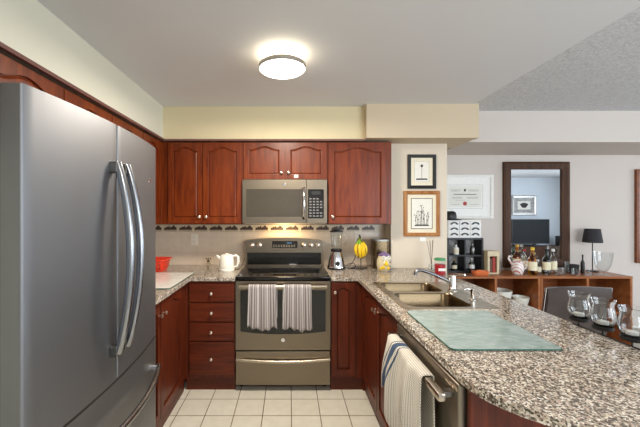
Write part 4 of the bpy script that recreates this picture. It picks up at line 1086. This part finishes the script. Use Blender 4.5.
for y, lab in list(zip(cups, labs))[:3]:
    g = thing('candle_cup', lab, 'candle holder', (xr, y, .9575), 'glass candle cups on the iron rail')
    RS = .90
    prof = [(.026, .9665), (.030, .968), (.040, .980), (.0465, .998), (.0465, 1.012), (.042, 1.034), (.0385, 1.048), (.0385, 1.056), (.0445, 1.072), (.0465, 1.078)]
    prof = [(r*RS, z) for r, z in prof]
    inner_ = [(r-.0026, z+.001) for r, z in prof[::-1]][:-2]+[(.022, .9715), (.001, .9715)]
    MB().lathe(prof+inner_, (xr, y, -.009), 36).build('glass', 'clear', g, smooth=60)
    MB().lathe([(.019, .9722), (.0195, .974), (.0195, .986), (.018, .987), (.001, .986)], (xr, y, -.009), 20).build('tealight', 'candle_wax', g, smooth=50)

# ------------------------------------------------------------------ dining chair
t = thing('dining_chair', 'dark brown leather dining chair behind the peninsula', 'chair', (1.77, 2.2, 0))
cx0, cx1, cy = 1.575, 1.975, 2.02
def back(u, w_):   # slightly reclined, curved back
    pass
L = []
for i in range(9):
    s_ = i/8; z = .47+.505*s_; hw = .193-.0*s_+.0; yy = 2.06-.075*s_
    th = .022 if 0 < i < 8 else .012
    lp = []
    for k in range(12):
        q = k/11; x = 1.768-hw+2*hw*q; bow = .020*(1-(2*q-1)**2); lp.append((x, yy-th+bow, z+(.004*(1-(2*q-1)**2) if i == 8 else 0)))
    for k in range(12):
        q = 1-k/11; x = 1.768-hw+2*hw*q; bow = .020*(1-(2*q-1)**2); lp.append((x, yy+th+bow, z+(.004*(1-(2*q-1)**2) if i == 8 else 0)))
    L.append(lp)
MB().loft(L).build('backrest', 'leather', t, smooth=50)
for s_ in (-1, 1):
    x = 1.768+s_*.199
    MB().tube([(x, 2.062, .44), (x, 2.055, .5), (x, 1.984, .975)], .007, 8).build('back_rail', 'chrome', t, smooth=60)
mb = MB(); mb.box(1.565, 1.985, 2.055, 2.49, .425, .475, .018, 3); mb.build('seat', 'leather', t, smooth=50)
for x in (1.585, 1.965):
    for y, yb in ((2.075, 2.03), (2.465, 2.49)):
        mb = MB(); mb.tube([(x, y, .426), (x, yb, .0008)], [.014, .010], 10); mb.build('leg', 'chrome', t, smooth=60)

# ------------------------------------------------------------------ living side seen in the mirror
t = thing('media_console', 'low dark media console under the television, seen in the mirror', 'console', (6.4, -1.15, 0))
box(5.7, 7.3, -1.37, -.98, .08, .56, .004).build('body', 'dark_wood', t)
for x in (5.76, 7.20):
    for y in (-1.33, -1.05): box(x, x+.04, y, y+.04, .0005, .08).build('leg', 'dark_wood', t)
for i in range(3): box(5.72+i*.525, 6.225+i*.525, -.98, -.962, .10, .54, .002).build('door', 'dark_wood', t)
t = thing('television', 'large black flat television on the console, seen in the mirror', 'television', (6.45, -1.15, .56))
box(5.84, 6.83, -1.17, -1.13, .62, 1.26, .004).build('casing', 'black', t)
box(5.86, 6.81, -1.130, -1.128, .645, 1.245).build('screen', 'screen', t)
box(6.25, 6.65, -1.26, -1.04, .5605, .572, .003).build('foot', 'black', t); box(6.42, 6.48, -1.175, -1.14, .572, .64).build('neck', 'black', t)
t = thing('loudspeaker', 'small black loudspeaker on the console beside the television, seen in the mirror', 'speaker', (7.12, -1.15, .56))
sp = box(7.05, 7.20, -1.22, -1.08, .5605, .82, .004).build('cabinet', 'black', t)
for z in (.63, .74): MB().lathe([(.05 if z < .7 else .03, 0), (.045 if z < .7 else .025, .004), (.001, -.004)], (7.125, -1.0795, z), 20, 'y').build('driver', 'ink', t, smooth=40)
def art_eye(t, f, x0, x1, z0, z1, mt):
    mb = MB(); mb.prism([(x0, z0), (x1, z0), (x1, z1), (x0, z1)], .006, .008, f); p = mb.build('print', 'paper', t)
    cx, cz = (x0+x1)/2, (z0+z1)/2
    mb = MB(); mb.prism([(cx+.10*math.cos(a)*(1+.2*math.sin(3*a)), cz+.07*math.sin(a)) for a in [2*PI*k/20 for k in range(20)]], .008, .009, f); mb.build('drawing', 'ink', p)
frame(6.02, 6.68, 1.36, 1.90, -1.4, .07, .03, 'trim_grey', 'photo_grey', .09, 'grey-framed print above the television, seen in the mirror', 'picture_frame', 'picture', art=art_eye, flip=-1)
